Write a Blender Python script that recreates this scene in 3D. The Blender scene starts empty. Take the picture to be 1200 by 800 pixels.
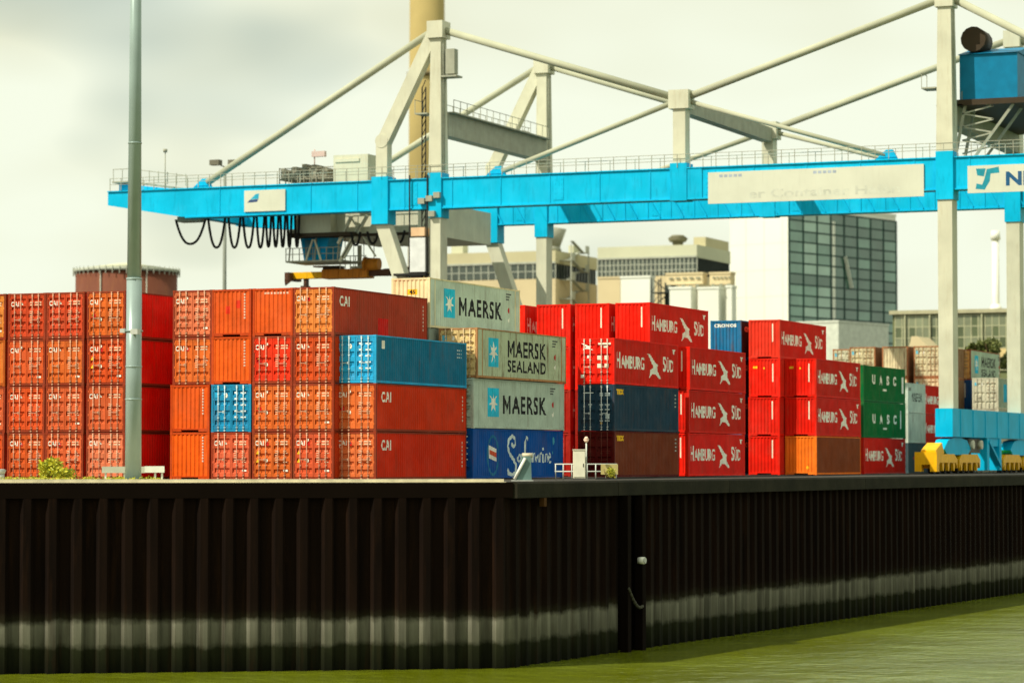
import bpy, bmesh, math, random
from mathutils import Vector, Matrix
rnd = random.Random(7)
R = math.radians
sc = bpy.context.scene
col = sc.collection

# ------------------------------------------------------------------ camera
F, YAW, PITCH, CAMH = 3375.4, R(22.48), R(2.388), 0.98      # focal length in photo pixels (1200 wide)
cam_d = bpy.data.cameras.new('camera')
cam_d.sensor_width = 36
cam_d.lens = F / 1200 * 36
cam_d.clip_start = 1
cam_d.clip_end = 6000
cam_d.dof.use_dof = True
cam_d.dof.focus_distance = 170
cam_d.dof.aperture_fstop = 0.42
cam = bpy.data.objects.new('camera', cam_d)
cam.location = (0, 0, CAMH)
cam.rotation_euler = (R(90) + PITCH, 0, YAW)
col.objects.link(cam)
sc.camera = cam

# ------------------------------------------------------------------ sky and sun
SUN_EL = R(46)
sun_h = Vector((-0.60, -0.80, 0)).normalized()
to_sun = Vector((sun_h.x * math.cos(SUN_EL), sun_h.y * math.cos(SUN_EL), math.sin(SUN_EL)))
w = bpy.data.worlds.new('World')
sc.world = w
w.use_nodes = True
nt = w.node_tree
nt.nodes.clear()
N = nt.nodes.new
sky = N('ShaderNodeTexSky')
sky.sky_type = 'NISHITA'
sky.sun_disc = False
sky.sun_elevation = SUN_EL
sky.sun_rotation = math.atan2(to_sun.x, to_sun.y)
sky.dust_density = 2.5
tc = N('ShaderNodeTexCoord')
mp = N('ShaderNodeMapping')
mp.inputs['Scale'].default_value = (4.6, 4.6, 11.0)
mp.inputs['Location'].default_value = (7.7, 0.3, 5.69)
no = N('ShaderNodeTexNoise')
no.inputs['Scale'].default_value = 1.0
no.inputs['Detail'].default_value = 3
no.inputs['Roughness'].default_value = 0.45
cr = N('ShaderNodeValToRGB')
cr.color_ramp.elements[0].position = 0.23
cr.color_ramp.elements[0].color = (0, 0, 0, 1)
cr.color_ramp.elements[1].position = 0.43
cr.color_ramp.elements[1].color = (1, 1, 1, 1)
no2 = N('ShaderNodeTexNoise')
no2.inputs['Scale'].default_value = 1.6
no2.inputs['Detail'].default_value = 2
cc = N('ShaderNodeMix')
cc.data_type = 'RGBA'
cc.inputs[6].default_value = (7.9, 8.1, 6.2, 1)       # cloud base, warm grey
cc.inputs[7].default_value = (9.0, 9.5, 7.8, 1)       # bright thin overcast
mx = N('ShaderNodeMix')
mx.data_type = 'RGBA'
bk = N('ShaderNodeMix')
bk.data_type = 'RGBA'
bk.inputs[0].default_value = 0.45
bk.inputs[7].default_value = (3.6, 4.9, 3.6, 1)       # veil in front of the blue gaps
bg = N('ShaderNodeBackground')
bg.inputs['Strength'].default_value = 0.104
ou = N('ShaderNodeOutputWorld')
L_ = nt.links.new
L_(tc.outputs['Generated'], mp.inputs['Vector'])
L_(mp.outputs[0], no.inputs['Vector'])
L_(mp.outputs[0], no2.inputs['Vector'])
L_(no.outputs['Fac'], cr.inputs[0])
cr2 = N('ShaderNodeValToRGB')
cr2.color_ramp.elements[0].position = 0.30
cr2.color_ramp.elements[1].position = 0.55
L_(no2.outputs['Fac'], cr2.inputs[0])
L_(cr2.outputs[0], cc.inputs[0])
L_(sky.outputs[0], bk.inputs[6])
L_(cr.outputs[0], mx.inputs[0])
L_(bk.outputs[2], mx.inputs[6])
L_(cc.outputs[2], mx.inputs[7])
L_(mx.outputs[2], bg.inputs['Color'])
L_(bg.outputs[0], ou.inputs[0])
sd = bpy.data.lights.new('sun', 'SUN')
sd.energy = 5.0
sd.angle = R(0.6)
sd.color = (1.0, 0.93, 0.78)
so = bpy.data.objects.new('sun', sd)
so.rotation_euler = (-to_sun).to_track_quat('-Z', 'Y').to_euler()
so.location = (-120, -100, 150)
col.objects.link(so)
sc.view_settings.view_transform = 'Standard'
sc.view_settings.look = 'None'
sc.view_settings.exposure = 0.0
sc.view_settings.gamma = 1.0

# ------------------------------------------------------------------ helpers
CA, SA = math.cos(YAW), math.sin(YAW)
HOR = 540.7
def x_at(u, Y):            # world X of the point in image column u lying on the plane Y
    return -Y * math.tan(YAW - math.atan((u - 600) / F))
def depth(X, Y): return -X * SA + Y * CA
def z_at(v, X, Y): return CAMH + (HOR - v) * depth(X, Y) / F
def ground(u, D):          # world X, Y of image column u at depth D
    r = (u - 600) / F * D
    return r * CA - D * SA, r * SA + D * CA
WATER_Z = -9.1

MATS = {}
def mat(name, rgb=(.5, .5, .5), rough=.6, metal=0.0, noise=0.12, scale=1.2, bump=0.0, objcol=False, rust=0.0, streak=0.0, spec=0.15, rustcol=(.12, .045, .015)):
    if name in MATS: return MATS[name]
    m = bpy.data.materials.new(name); m.use_nodes = True
    t = m.node_tree; b = t.nodes['Principled BSDF']; n = t.nodes.new; k = t.links.new
    b.inputs['Roughness'].default_value = rough
    b.inputs['Metallic'].default_value = metal
    b.inputs['Specular IOR Level'].default_value = spec
    tcn = n('ShaderNodeTexCoord'); oi = n('ShaderNodeObjectInfo')
    mul = n('ShaderNodeMath'); mul.operation = 'MULTIPLY'; mul.inputs[1].default_value = 91.0
    k(oi.outputs['Random'], mul.inputs[0])
    add = n('ShaderNodeVectorMath'); add.operation = 'ADD'
    k(tcn.outputs['Object'], add.inputs[0]); k(mul.outputs[0], add.inputs[1])
    n1 = n('ShaderNodeTexNoise'); n1.inputs['Scale'].default_value = scale; n1.inputs['Detail'].default_value = 5
    k(add.outputs[0], n1.inputs['Vector'])
    mr = n('ShaderNodeMapRange'); mr.inputs[1].default_value = .3; mr.inputs[2].default_value = .7
    mr.inputs[3].default_value = 1 - noise; mr.inputs[4].default_value = 1 + noise
    k(n1.outputs['Fac'], mr.inputs[0])
    vm = n('ShaderNodeVectorMath'); vm.operation = 'SCALE'
    if objcol: k(oi.outputs['Color'], vm.inputs[0])
    else: vm.inputs[0].default_value = rgb
    k(mr.outputs[0], vm.inputs['Scale'])
    out = vm.outputs[0]
    if rust or objcol:
        mpn = n('ShaderNodeMapping'); mpn.inputs['Scale'].default_value = (3.5, 3.5, .45)
        k(add.outputs[0], mpn.inputs['Vector'])
        n2 = n('ShaderNodeTexNoise'); n2.inputs['Scale'].default_value = 1.0; n2.inputs['Detail'].default_value = 8; n2.inputs['Roughness'].default_value = .7
        k(mpn.outputs[0], n2.inputs['Vector'])
        r2 = n('ShaderNodeMapRange'); r2.inputs[1].default_value = .52; r2.inputs[2].default_value = .72
        k(n2.outputs['Fac'], r2.inputs[0])
        am = n('ShaderNodeMath'); am.operation = 'MULTIPLY'; am.use_clamp = True
        k(r2.outputs[0], am.inputs[0])
        if objcol:
            inv = n('ShaderNodeMath'); inv.operation = 'SUBTRACT'; inv.inputs[0].default_value = 1.0
            k(oi.outputs['Alpha'], inv.inputs[1]); k(inv.outputs[0], am.inputs[1])
        else: am.inputs[1].default_value = rust
        mi = n('ShaderNodeMix'); mi.data_type = 'RGBA'; mi.inputs[7].default_value = (*rustcol, 1)
        k(am.outputs[0], mi.inputs[0]); k(out, mi.inputs[6]); out = mi.outputs[2]
        # pale chalking of old paint
        n3 = n('ShaderNodeTexNoise'); n3.inputs['Scale'].default_value = .7; n3.inputs['Detail'].default_value = 6
        k(add.outputs[0], n3.inputs['Vector'])
        r3 = n('ShaderNodeMapRange'); r3.inputs[1].default_value = .45; r3.inputs[2].default_value = .8; r3.inputs[4].default_value = .045
        k(n3.outputs['Fac'], r3.inputs[0])
        m3 = n('ShaderNodeMix'); m3.data_type = 'RGBA'; m3.inputs[7].default_value = (.55, .42, .3, 1)
        k(r3.outputs[0], m3.inputs[0]); k(out, m3.inputs[6]); out = m3.outputs[2]
        if not objcol: r3.inputs[4].default_value = .02
    k(out, b.inputs['Base Color'])
    if objcol and name == 'container_paint':
        n5 = n('ShaderNodeTexNoise'); n5.inputs['Scale'].default_value = 1.3; n5.inputs['Detail'].default_value = 2; k(add.outputs[0], n5.inputs['Vector'])
        b5 = n('ShaderNodeBump'); b5.inputs['Strength'].default_value = .5; b5.inputs['Distance'].default_value = .12; k(n5.outputs['Fac'], b5.inputs['Height']); k(b5.outputs[0], b.inputs['Normal'])
    if bump:
        n4 = n('ShaderNodeTexNoise'); n4.inputs['Scale'].default_value = scale * 8; n4.inputs['Detail'].default_value = 6
        k(tcn.outputs['Object'], n4.inputs['Vector'])
        bp = n('ShaderNodeBump'); bp.inputs['Strength'].default_value = bump; bp.inputs['Distance'].default_value = .05
        k(n4.outputs['Fac'], bp.inputs['Height']); k(bp.outputs[0], b.inputs['Normal'])
    MATS[name] = m
    return m

PAINT = mat('container_paint', objcol=True, rough=.65, noise=.12, scale=.9, spec=.08)
PRINT = mat('printed_marking', objcol=True, rough=.6, noise=.16, scale=2.0, spec=.1)
STEEL = mat('galvanised_steel', (.45, .46, .42), rough=.45, metal=.2)
DARK = mat('dark_rubber_steel', (.02, .02, .018), rough=.7)
CYAN = mat('crane_blue_paint', (.0, .46, .74), rough=.5, noise=.13, scale=.35, spec=.1, rust=.55, rustcol=(.0, .20, .34))
CREAM = mat('crane_cream_paint', (.58, .58, .44), rough=.5, rust=.35, noise=.10, scale=.5, rustcol=(.36, .30, .18))
CREAMD = mat('crane_grey_paint', (.34, .35, .27), rough=.6, rust=.25)
YELLOW = mat('spreader_yellow_paint', (.86, .46, .006), rough=.45, rust=.3, rustcol=(.16, .06, .01))
WHITE = mat('white_paint', (.8, .8, .70), rough=.55, noise=.05)
BLUEP = mat('cab_blue_paint', (.0, .34, .70), rough=.45)
MIDBLUE = mat('machine_house_blue', (.002, .17, .32), rough=.5)
STAYM = mat('stay_paint', (.42, .43, .31), rough=.6, noise=.08, scale=.5)

class MB:
    def __init__(s): s.v = []; s.f = []; s.sm = []; s.mi = []; s.cur = 0
    def face(s, idx, sm=False): s.f.append(idx); s.sm.append(sm); s.mi.append(s.cur)
    def add(s, vs, fs, sm=False):
        b = len(s.v); s.v += [tuple(p) for p in vs]
        for f in fs: s.face([b + i for i in f], sm)
        return s
    def box(s, x0, y0, z0, x1, y1, z1):
        return s.add([(x0, y0, z0), (x1, y0, z0), (x1, y1, z0), (x0, y1, z0), (x0, y0, z1), (x1, y0, z1), (x1, y1, z1), (x0, y1, z1)],
                     [(0, 3, 2, 1), (4, 5, 6, 7), (0, 1, 5, 4), (1, 2, 6, 5), (2, 3, 7, 6), (3, 0, 4, 7)])
    def bar(s, p, q, a, b=None, side=None, taper=1.0):      # rectangular bar p-q, a across (side vector), b the other way
        p, q = Vector(p), Vector(q); b = b or a
        d = (q - p).normalized()
        sv = Vector(side) if side else (Vector((0, 0, 1)).cross(d) if abs(d.z) < .95 else Vector((1, 0, 0)))
        sv = (sv - d * sv.dot(d)).normalized(); uv = d.cross(sv)
        vs = []
        for c, k in ((p, 1.0), (q, taper)):
            for i, j in ((-1, -1), (1, -1), (1, 1), (-1, 1)): vs.append(c + sv * (i * a * k / 2) + uv * (j * b * k / 2))
        return s.add(vs, [(0, 1, 2, 3), (7, 6, 5, 4), (0, 4, 5, 1), (1, 5, 6, 2), (2, 6, 7, 3), (3, 7, 4, 0)])
    def cyl(s, p, q, r, r2=None, n=10, caps=True):
        p, q = Vector(p), Vector(q); r2 = r if r2 is None else r2
        d = (q - p).normalized(); a = d.orthogonal().normalized(); b = d.cross(a)
        vs = []
        for c, rr in ((p, r), (q, r2)):
            for i in range(n):
                t = 2 * math.pi * i / n; vs.append(c + a * (math.cos(t) * rr) + b * (math.sin(t) * rr))
        o = len(s.v); s.v += [tuple(x) for x in vs]
        for i in range(n): s.face([o + i, o + (i + 1) % n, o + n + (i + 1) % n, o + n + i], True)
        if caps: s.face([o + i for i in range(n)][::-1]); s.face([o + n + i for i in range(n)])
        return s
    def tube(s, pts, r, n=6):
        for a, b in zip(pts, pts[1:]): s.cyl(a, b, r, n=n)
        return s
    def prism(s, poly, axis, t0, t1):     # poly of 2-D points extruded along axis 'x','y' or 'z'
        def P(a, b, t): return {'x': (t, a, b), 'y': (a, t, b), 'z': (a, b, t)}[axis]
        n = len(poly)
        return s.add([P(a, b, t0) for a, b in poly] + [P(a, b, t1) for a, b in poly],
                     [tuple(range(n))[::-1], tuple(range(n, 2 * n))] + [(i, (i + 1) % n, n + (i + 1) % n, n + i) for i in range(n)])
    def mesh(s, name, mats):
        me = bpy.data.meshes.new(name); me.from_pydata(s.v, [], s.f)
        for m in (mats if isinstance(mats, (list, tuple)) else [mats]): me.materials.append(m)
        me.polygons.foreach_set('use_smooth', s.sm); me.polygons.foreach_set('material_index', s.mi)
        bm = bmesh.new(); bm.from_mesh(me); bmesh.ops.recalc_face_normals(bm, faces=bm.faces); bm.to_mesh(me); bm.free()
        return me
    def build(s, name, mats, parent=None, **k): return link(name, s.mesh(name, mats), parent, **k)

def link(name, me, parent=None, color=None, loc=None, rotz=0, **props):
    o = bpy.data.objects.new(name, me); col.objects.link(o)
    if parent is not None: o.parent = parent
    if color is not None: o.color = color if len(color) == 4 else (*color, 1)
    if loc: o.location = loc
    if rotz: o.rotation_euler = (0, 0, rotz)
    tag(o, **props)
    if me is not None and me.get('rows'): o['kind'] = 'stuff'     # rows of tiny print, too small to pick apart
    return o
def tag(o, label=None, cat=None, group=None, kind=None):
    if label: o['label'] = label
    if cat: o['category'] = cat
    if group: o['group'] = group
    if kind: o['kind'] = kind
    return o
def thing(name, label, cat, loc=(0, 0, 0), rotz=0, group=None):
    return link(name, None, None, loc=loc, rotz=rotz, label=label, cat=cat, group=group)
def structure(name, mb, m, **k): return mb.build(name, m, None, kind='structure', **k)

# ---- lettering: flat glyph meshes (x along the writing, z up)
TXT = {}
def text_geo(body, width, height, bold=0.0, spacing=1.0):
    key = (body, width, height, bold, spacing)
    if key in TXT: return TXT[key]
    c = bpy.data.curves.new('text', 'FONT'); c.body = body; c.offset = bold; c.space_character = spacing; c.resolution_u = 3
    o = bpy.data.objects.new('text', c); col.objects.link(o)
    dg = bpy.context.evaluated_depsgraph_get()
    me = bpy.data.meshes.new_from_object(o.evaluated_get(dg))
    bpy.data.objects.remove(o)
    vs = [(v.co.x, v.co.y) for v in me.vertices]; fs = [tuple(p.vertices) for p in me.polygons]
    x0 = min(v[0] for v in vs); x1 = max(v[0] for v in vs); y0 = min(v[1] for v in vs); y1 = max(v[1] for v in vs)
    vs = [((x - x0) / (x1 - x0) * width, (y - y0) / (y1 - y0) * height) for x, y in vs]
    bpy.data.meshes.remove(me)
    TXT[key] = (vs, fs)
    return vs, fs
def letter_m(w_, h_, t):
    m_ = w_ / 2
    vs = [(0, 0), (t, 0), (t, h_), (0, h_), (w_ - t, 0), (w_, 0), (w_, h_), (w_ - t, h_),
          (t, h_), (t, h_ - t * 1.5), (m_, h_ * .12), (m_, h_ * .12 + t * 1.5), (w_ - t, h_ - t * 1.5), (w_ - t, h_)]
    return vs, [(0, 1, 2, 3), (4, 5, 6, 7), (8, 9, 10, 11), (11, 10, 12, 13)]
class Flat:                       # flat print: 2-D polygons gathered, then laid on a panel
    def __init__(s): s.v = []; s.f = []; s.small = 0        # small: how many separate little blocks of print
    def put(s, geo, x, z):
        b = len(s.v); s.v += [(a + x, c + z) for a, c in geo[0]]; s.f += [tuple(b + i for i in f) for f in geo[1]]; return s
    def poly(s, pts): return s.put((pts, [tuple(range(len(pts)))]), 0, 0)
    def rect(s, x0, z0, x1, z1): s.small += 1; return s.poly([(x0, z0), (x1, z0), (x1, z1), (x0, z1)])
    def stroke(s, pts, w0, w1=None):
        w1 = w0 if w1 is None else w1; n = len(pts) - 1; L = []; Rr = []
        for i, p in enumerate(pts):
            a = pts[max(0, i - 1)]; b = pts[min(n, i + 1)]; dx, dz = b[0] - a[0], b[1] - a[1]; l = math.hypot(dx, dz) or 1
            ww = (w0 + (w1 - w0) * i / n) / 2; L.append((p[0] - dz / l * ww, p[1] + dx / l * ww)); Rr.append((p[0] + dz / l * ww, p[1] - dx / l * ww))
        for i in range(n): s.poly([L[i], Rr[i], Rr[i + 1], L[i + 1]])
        return s
    def mesh(s, face, cuts=None, prof=None, lift=.004):
        # face: 'side' (x = W outward, along y) or 'end' (y = 0 outward, along x)
        bm = bmesh.new(); vv = [bm.verts.new((a, 0, c)) for a, c in s.v]
        for f in s.f:
            try: bm.faces.new([vv[i] for i in f])
            except ValueError: pass
        if cuts:
            lo = min(a for a, c in s.v); hi = max(a for a, c in s.v)
            for c in cuts:
                if lo < c < hi:
                    bmesh.ops.bisect_plane(bm, geom=bm.verts[:] + bm.edges[:] + bm.faces[:], plane_co=(c, 0, 0), plane_no=(1, 0, 0), dist=1e-5)
        for v in bm.verts:
            a, c = v.co.x, v.co.z; dpt = prof(a) if prof else 0
            v.co = (W + dpt + lift, a, c) if face == 'side' else (a, -dpt - lift, c)
        me = bpy.data.meshes.new('marking'); bm.to_mesh(me); bm.free(); me.materials.append(PRINT)
        if s.small > 1 or len(s.f) == 2 and len(s.v) <= 8: me['rows'] = 1
        return me

# ------------------------------------------------------------------ containers
W = 2.438
HS, HC = 2.591, 2.896
L20, L40, L45 = 6.058, 12.192, 13.716
PITCHC = .278
def prof_pts(a0, a1, pitch, flat, slope, deep, inset):
    n = int((a1 - a0) / pitch); st = a0 + ((a1 - a0) - n * pitch) / 2
    pts = [(a0, -inset)]
    for i in range(n):
        s = st + i * pitch
        pts += [(s + slope * .25, -inset), (s + slope * 1.25, -inset - deep), (s + slope * 1.25 + flat, -inset - deep), (s + slope * 2.25 + flat, -inset)]
    pts.append((a1, -inset))
    return pts
def prof_fn(pts):
    def f(a):
        for (p, d), (q, e) in zip(pts, pts[1:]):
            if a <= q: return d if q == p or a <= p else d + (e - d) * (a - p) / (q - p)
        return pts[-1][1]
    return f
SIDEP = {}
for L in (L20, L40, L45):
    e = .78 if L == L45 else .12
    SIDEP[L] = prof_pts(e, L - e, PITCHC, .07, .068, .036, .012)
ENDP = prof_pts(.13, W - .13, .262, .075, .05, .045, .02)
CACHE = {}
def cached(key, fn):
    if key not in CACHE: CACHE[key] = fn()
    return CACHE[key]
def m_side(L, h):
    def mk():
        b = MB(); P = SIDEP[L]; z0, z1 = .15, h - .075
        o = len(b.v)
        for a, d in P: b.v += [(W + d, a, z0), (W + d, a, z1)]
        for i in range(len(P) - 1): b.face([o + 2 * i, o + 2 * i + 2, o + 2 * i + 3, o + 2 * i + 1])
        if L == L45: b.box(W - .03, .14, z0, W - .008, .70, z1); b.box(W - .03, L - .70, z0, W - .008, L - .14, z1)
        return b.mesh('side_panel', PAINT)
    return cached(('side', L, h), mk)
def m_end(h):
    def mk():
        b = MB(); z0, z1 = .2, h - .1
        for a, d in ENDP: b.v += [(a, -d, z0), (a, -d, z1)]
        for i in range(len(ENDP) - 1): b.face([2 * i, 2 * i + 1, 2 * i + 3, 2 * i + 2])
        return b.mesh('end_panel', PAINT)
    return cached(('end', h), mk)
def m_frame(L, h, door):
    def mk():
        b = MB(); p = .13
        for x in (0, W - p):
            for y in (0, L - p): b.box(x + .004, y + .004, .118, x + p - .004, y + p - .004, h - .118)
        for x in (.006, W - .066):
            b.box(x, p, h - .085, x + .06, L - p, h - .012)
        for x in (.012, W - .062): b.box(x, p, .028, x + .05, L - p, .155)
        for y0, y1 in ((.006, .1), (L - .1, L - .006)):
            b.box(p, y0, h - .12, W - p, y1, h - .012)
        b.box(p, L - .1, .03, W - p, L - .006, .16)
        if door: b.box(p, .01, .03, W - p, .1, .15)
        else:                                     # gooseneck tunnel at the closed end
            b.box(p, .01, .03, .68, .12, .2); b.box(W - .68, .01, .03, W - p, .12, .2); b.box(.68, .02, .13, W - .68, .12, .2)
        if L == L45:
            for y in (.70, L - .82): b.box(W - .03, y, .15, W + .006, y + .09, h - .075); b.box(-.006, y, .15, .03, y + .09, h - .075)
        for x in (0, W - .162):
            for y in (0, L - .178):
                for z in (0, h - .118): b.box(x - .002 if x == 0 else x, y - .003, z + (.001 if z == 0 else 0), x + .162 + (.002 if x else 0), y + .178 + .003, z + .118 - (.001 if z else 0))
        b.box(.06, .1, .1, W - .06, L - .1, .13)
        return b.mesh('frame', PAINT)
    return cached(('frame', L, h, door), mk)
def m_roof(L, h):
    def mk():
        b = MB(); n = int(L / .6)
        z = h - .03
        b.box(.06, .1, z - .03, W - .06, L - .1, z)
        for i in range(n):
            y = .3 + i * (L - .6) / n
            b.box(.2, y, z + .001, W - .2, y + .18, z + .018)
        return b.mesh('roof', PAINT)
    return cached(('roof', L, h), mk)
def m_door(h, var, right):
    def mk():
        b = MB(); x0, x1 = (.145, W / 2 - .012) if not right else (W / 2 + .012, W - .145)
        z0, z1 = .165, h - .135; n = (4, 5, 3)[var]; y0 = .028
        g = (.17, .13, .12)[var]; sl = .055; dp = .075
        b.box(x0, y0 - .012, z0, x0 + .07, y0 + .05, z1); b.box(x1 - .07, y0 - .012, z0, x1, y0 + .05, z1)
        b.box(x0 + .07, y0 - .010, z0, x1 - .07, y0 + .05, z0 + .07); b.box(x0 + .07, y0 - .010, z1 - .07, x1 - .07, y0 + .05, z1)
        zz = [(z0 + .07, 0)]; step = (z1 - z0 - .14) / n
        for i in range(n):
            c = z0 + .07 + step * (i + .5)
            zz += [(c - g / 2 - sl, 0), (c - g / 2, dp), (c + g / 2, dp), (c + g / 2 + sl, 0)]
        zz.append((z1 - .07, 0))
        o = len(b.v)
        for z, d in zz: b.v += [(x0 + .07, y0 + .004 + d, z), (x1 - .07, y0 + .004 + d, z)]
        for i in range(len(zz) - 1): b.face([o + 2 * i, o + 2 * i + 1, o + 2 * i + 3, o + 2 * i + 2])
        for zc in (.35, .9, 1.7, h - .4):          # hinges
            xx = x0 - .04 if not right else x1 - .02
            b.box(xx, y0 - .03, zc, xx + .06, y0 + .0, zc + .12)
        return b.mesh('door', PAINT)
    return cached(('door', h, var, right), mk)
def m_bar(h, x):
    def mk():
        b = MB()
        b.cyl((x, -.022, .05), (x, -.022, h - .05), .024, n=6)
        for z in (.22, .75, 1.5, h - .55, h - .2): b.box(x - .05, -.035, z, x + .05, .014, z + .05)
        for z in (.05, h - .11): b.box(x - .045, -.045, z, x + .045, .0, z + .055)
        return b.mesh('locking_bar', PAINT)
    return cached(('bar', h, x), mk)
def m_handle(x):
    def mk():
        b = MB(); b.box(x - .02, -.06, 1.08, x + .36, -.035, 1.115); b.box(x + .28, -.045, 1.03, x + .36, .012, 1.16)
        return b.mesh('door_handle', PAINT)
    return cached(('handle', x), mk)

WHT = (.86, .84, .72)
def bird(x, z, w_, h_):
    A = [(0, 1), (.2, .99), (.42, .80), (.62, .63), (.74, .60), (.80, .55), (.70, .47), (.47, .46), (.26, .70), (.1, .93)]
    B = [(.47, .46), (.70, .47), (.76, .30), (1, .02), (.86, 0), (.62, .17), (.36, .18), (.14, 0), (.22, .34)]
    return [[(x + a * w_, z + c * h_) for a, c in P] for P in (A, B)]
def mark_mesh(kind, L, h):
    P = SIDEP[L]; cuts = [a for a, d in P]; pf = prof_fn(P)
    def side(fl): return fl.mesh('side', cuts, pf)
    def mk():
        out = []
        if kind == 'HS':
            f = Flat(); z = h * .36; k = h / 2.896
            f.put(text_geo('H', .62, 1.0 * k, .02), .50, z); f.put(text_geo('AMBURG', 4.3, .82 * k, .02, 1.0), 1.28, z)
            f.put(text_geo('S', .62, 1.0 * k, .02), 9.15, z); f.put(text_geo('\u00dcD', 1.35, .98 * k, .02), 9.9, z)
            out.append((side(f), WHT))
            f = Flat()
            for pz in bird(6.15, h * .19, 2.65, h * .54): f.poly(pz)
            out.append((side(f), WHT))
            f = Flat(); f.poly([(11.0, h * .88), (11.65, h * .88), (11.5, h * .83), (11.33, h * .76), (11.15, h * .83)])
            out.append((side(f), WHT))
        if kind in ('MAERSK', 'SEALAND'):
            s0 = 2.1 if kind == 'MAERSK' else 1.65
            f = Flat(); f.rect(s0, .70, s0 + 1.55, 2.38); out.append((side(f), (.02, .50, .72)))
            f = Flat(); cx, cz = s0 + .775, 1.54; pts = []
            for i in range(14):
                t = math.pi / 2 + i * math.pi / 7; r = .66 if i % 2 == 0 else .24
                pts.append((cx + math.cos(t) * r, cz + math.sin(t) * r))
            f.put((pts + [(cx, cz)], [(i, (i + 1) % 14, 14) for i in range(14)]), 0, 0)
            me = f.mesh('side', cuts, pf, lift=.008); out.append((me, WHT))
            f = Flat()
            if kind == 'MAERSK': f.put(letter_m(1.15, 1.08, .24), 4.3, .9).put(text_geo('AERSK', 5.3, 1.08, .026, 1.08), 5.6, .9)
            else:
                f.put(letter_m(1.05, .98, .22), 4.5, 1.35).put(text_geo('AERSK', 4.8, .98, .026, 1.08), 5.7, 1.35); f.put(text_geo('SEALAND', 6.0, .72, .026, 1.15), 4.5, .46)
            out.append((side(f), (.015, .018, .02)))
            f = Flat(); c = 11.8; f.poly([(c, 1.55), (c + .15, 1.75), (c + .3, 1.55), (c + .15, 1.35)]); out.append((side(f), (.5, .02, .02)))
            f = Flat(); f.poly([(c, 1.0), (c + .12, 1.02), (c + .3, 1.3), (c + .25, .9), (c + .12, .8)]); out.append((side(f), WHT))
            f = Flat()
            for i in range(3): f.rect(11.55, 2.5 - i * .16, 12.35 - .2 * i, 2.58 - i * .16)
            out.append((side(f), (.08, .09, .09)))
        if kind == 'MSMALL':
            f = Flat(); f.put(letter_m(.62, .75, .14), 1.35, 1.0).put(text_geo('AERSK', 2.9, .75, .026, 1.08), 2.08, 1.0); out.append((side(f), (.02, .022, .022)))
            f = Flat(); f.rect(.35, 1.9, 1.2, 2.2); out.append((side(f), (.25, .25, .2)))
        if kind in ('CAI', 'CAIP'):
            if kind == 'CAIP': out.append((side(Flat().rect(5.6, .16, 6.9, 1.15)), (.66, .012, .006)))
            f = Flat(); f.put(text_geo('CAI', 1.25, .56, .035, 1.1), .72, h - 1.0); out.append((side(f), WHT))
            f = Flat()
            for i in range(7): f.rect(L - .62, h - .6 - i * .22, L - .45, h - .47 - i * .22)
            out.append((side(f), (.65, .45, .35)))
        if kind == 'CAIB':
            f = Flat(); f.rect(.75, h - .72, 1.2, h - .28); out.append((side(f), WHT))
            f = Flat()
            for i in range(3):
                for j in range(3): f.rect(L - 1.3 + j * .25, h - .5 - i * .2, L - 1.15 + j * .25, h - .42 - i * .2)
            out.append((side(f), (.5, .6, .6)))
        if kind == 'UASC':
            for i, c in enumerate('UASC'): out.append((side(Flat().put(text_geo(c, .85, .78, .05), 2.6 + i * 2.0, 1.42)), WHT))
            out.append((side(Flat().rect(5.6, .93, 6.6, 1.10)), WHT))
            out.append((side(Flat().rect(11.25, .85, 11.7, 2.2)), WHT))
        if kind == 'UASC2':
            for i, c in enumerate('UASC'): out.append((side(Flat().put(text_geo(c, .85, .78, .05), 2.6 + i * 2.0, 1.15)), (.75, .8, .72)))
            out.append((side(Flat().rect(5.6, .70, 6.6, .85)), (.75, .8, .72)))
            out.append((side(Flat().rect(10.6, .8, 10.85, 2.3)), (.75, .8, .72)))
        if kind == 'SAF':
            f = Flat()
            ring = [(2.95 + .78 * math.cos(t), 1.35 + 1.12 * math.sin(t)) for t in [i * math.pi / 12 for i in range(25)]]
            f.stroke(ring, .16); out.append((side(f), (.01, .16, .30)))
            f = Flat(); f.poly([(2.35, 1.95), (3.45, 1.72), (3.5, .98), (2.4, 1.18)]); out.append((f.mesh('side', cuts, pf, .007), (.8, .78, .7)))
            f = Flat(); f.poly([(2.45, 1.68), (3.45, 1.50), (3.45, 1.22), (2.45, 1.42)]); out.append((f.mesh('side', cuts, pf, .010), (.6, .08, .03)))
            f = Flat()
            f.stroke([(5.7, 2.05), (5.95, 1.85), (6.25, 2.0), (6.2, 2.35), (5.8, 2.5), (5.3, 2.3), (5.1, 1.9), (5.4, 1.45), (6.0, 1.1), (6.4, .75), (6.3, .35), (5.8, .18), (5.25, .3), (5.1, .55)], .22, .26)
            f.stroke([(6.55, 1.15), (6.9, 1.4), (7.1, 1.15), (6.8, .95), (6.6, 1.1)], .14); f.stroke([(7.15, 1.45), (7.1, 1.0), (7.3, .95)], .15)
            f.stroke([(8.2, 2.3), (7.95, 2.45), (7.75, 2.1), (7.7, 1.2), (7.6, .4), (7.3, .3)], .24, .16); f.stroke([(7.3, 1.3), (8.2, 1.45)], .12)
            for i in range(3): f.stroke([(8.2 + i * .4, .95), (8.25 + i * .4, 1.45), (8.45 + i * .4, 1.5), (8.5 + i * .4, .95)], .15)
            f.stroke([(9.6, 1.3), (9.35, 1.2), (9.5, .95), (9.75, 1.4), (9.8, .95)], .14); f.stroke([(10.0, .95), (10.05, 1.45), (10.3, 1.5)], .15)
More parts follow.
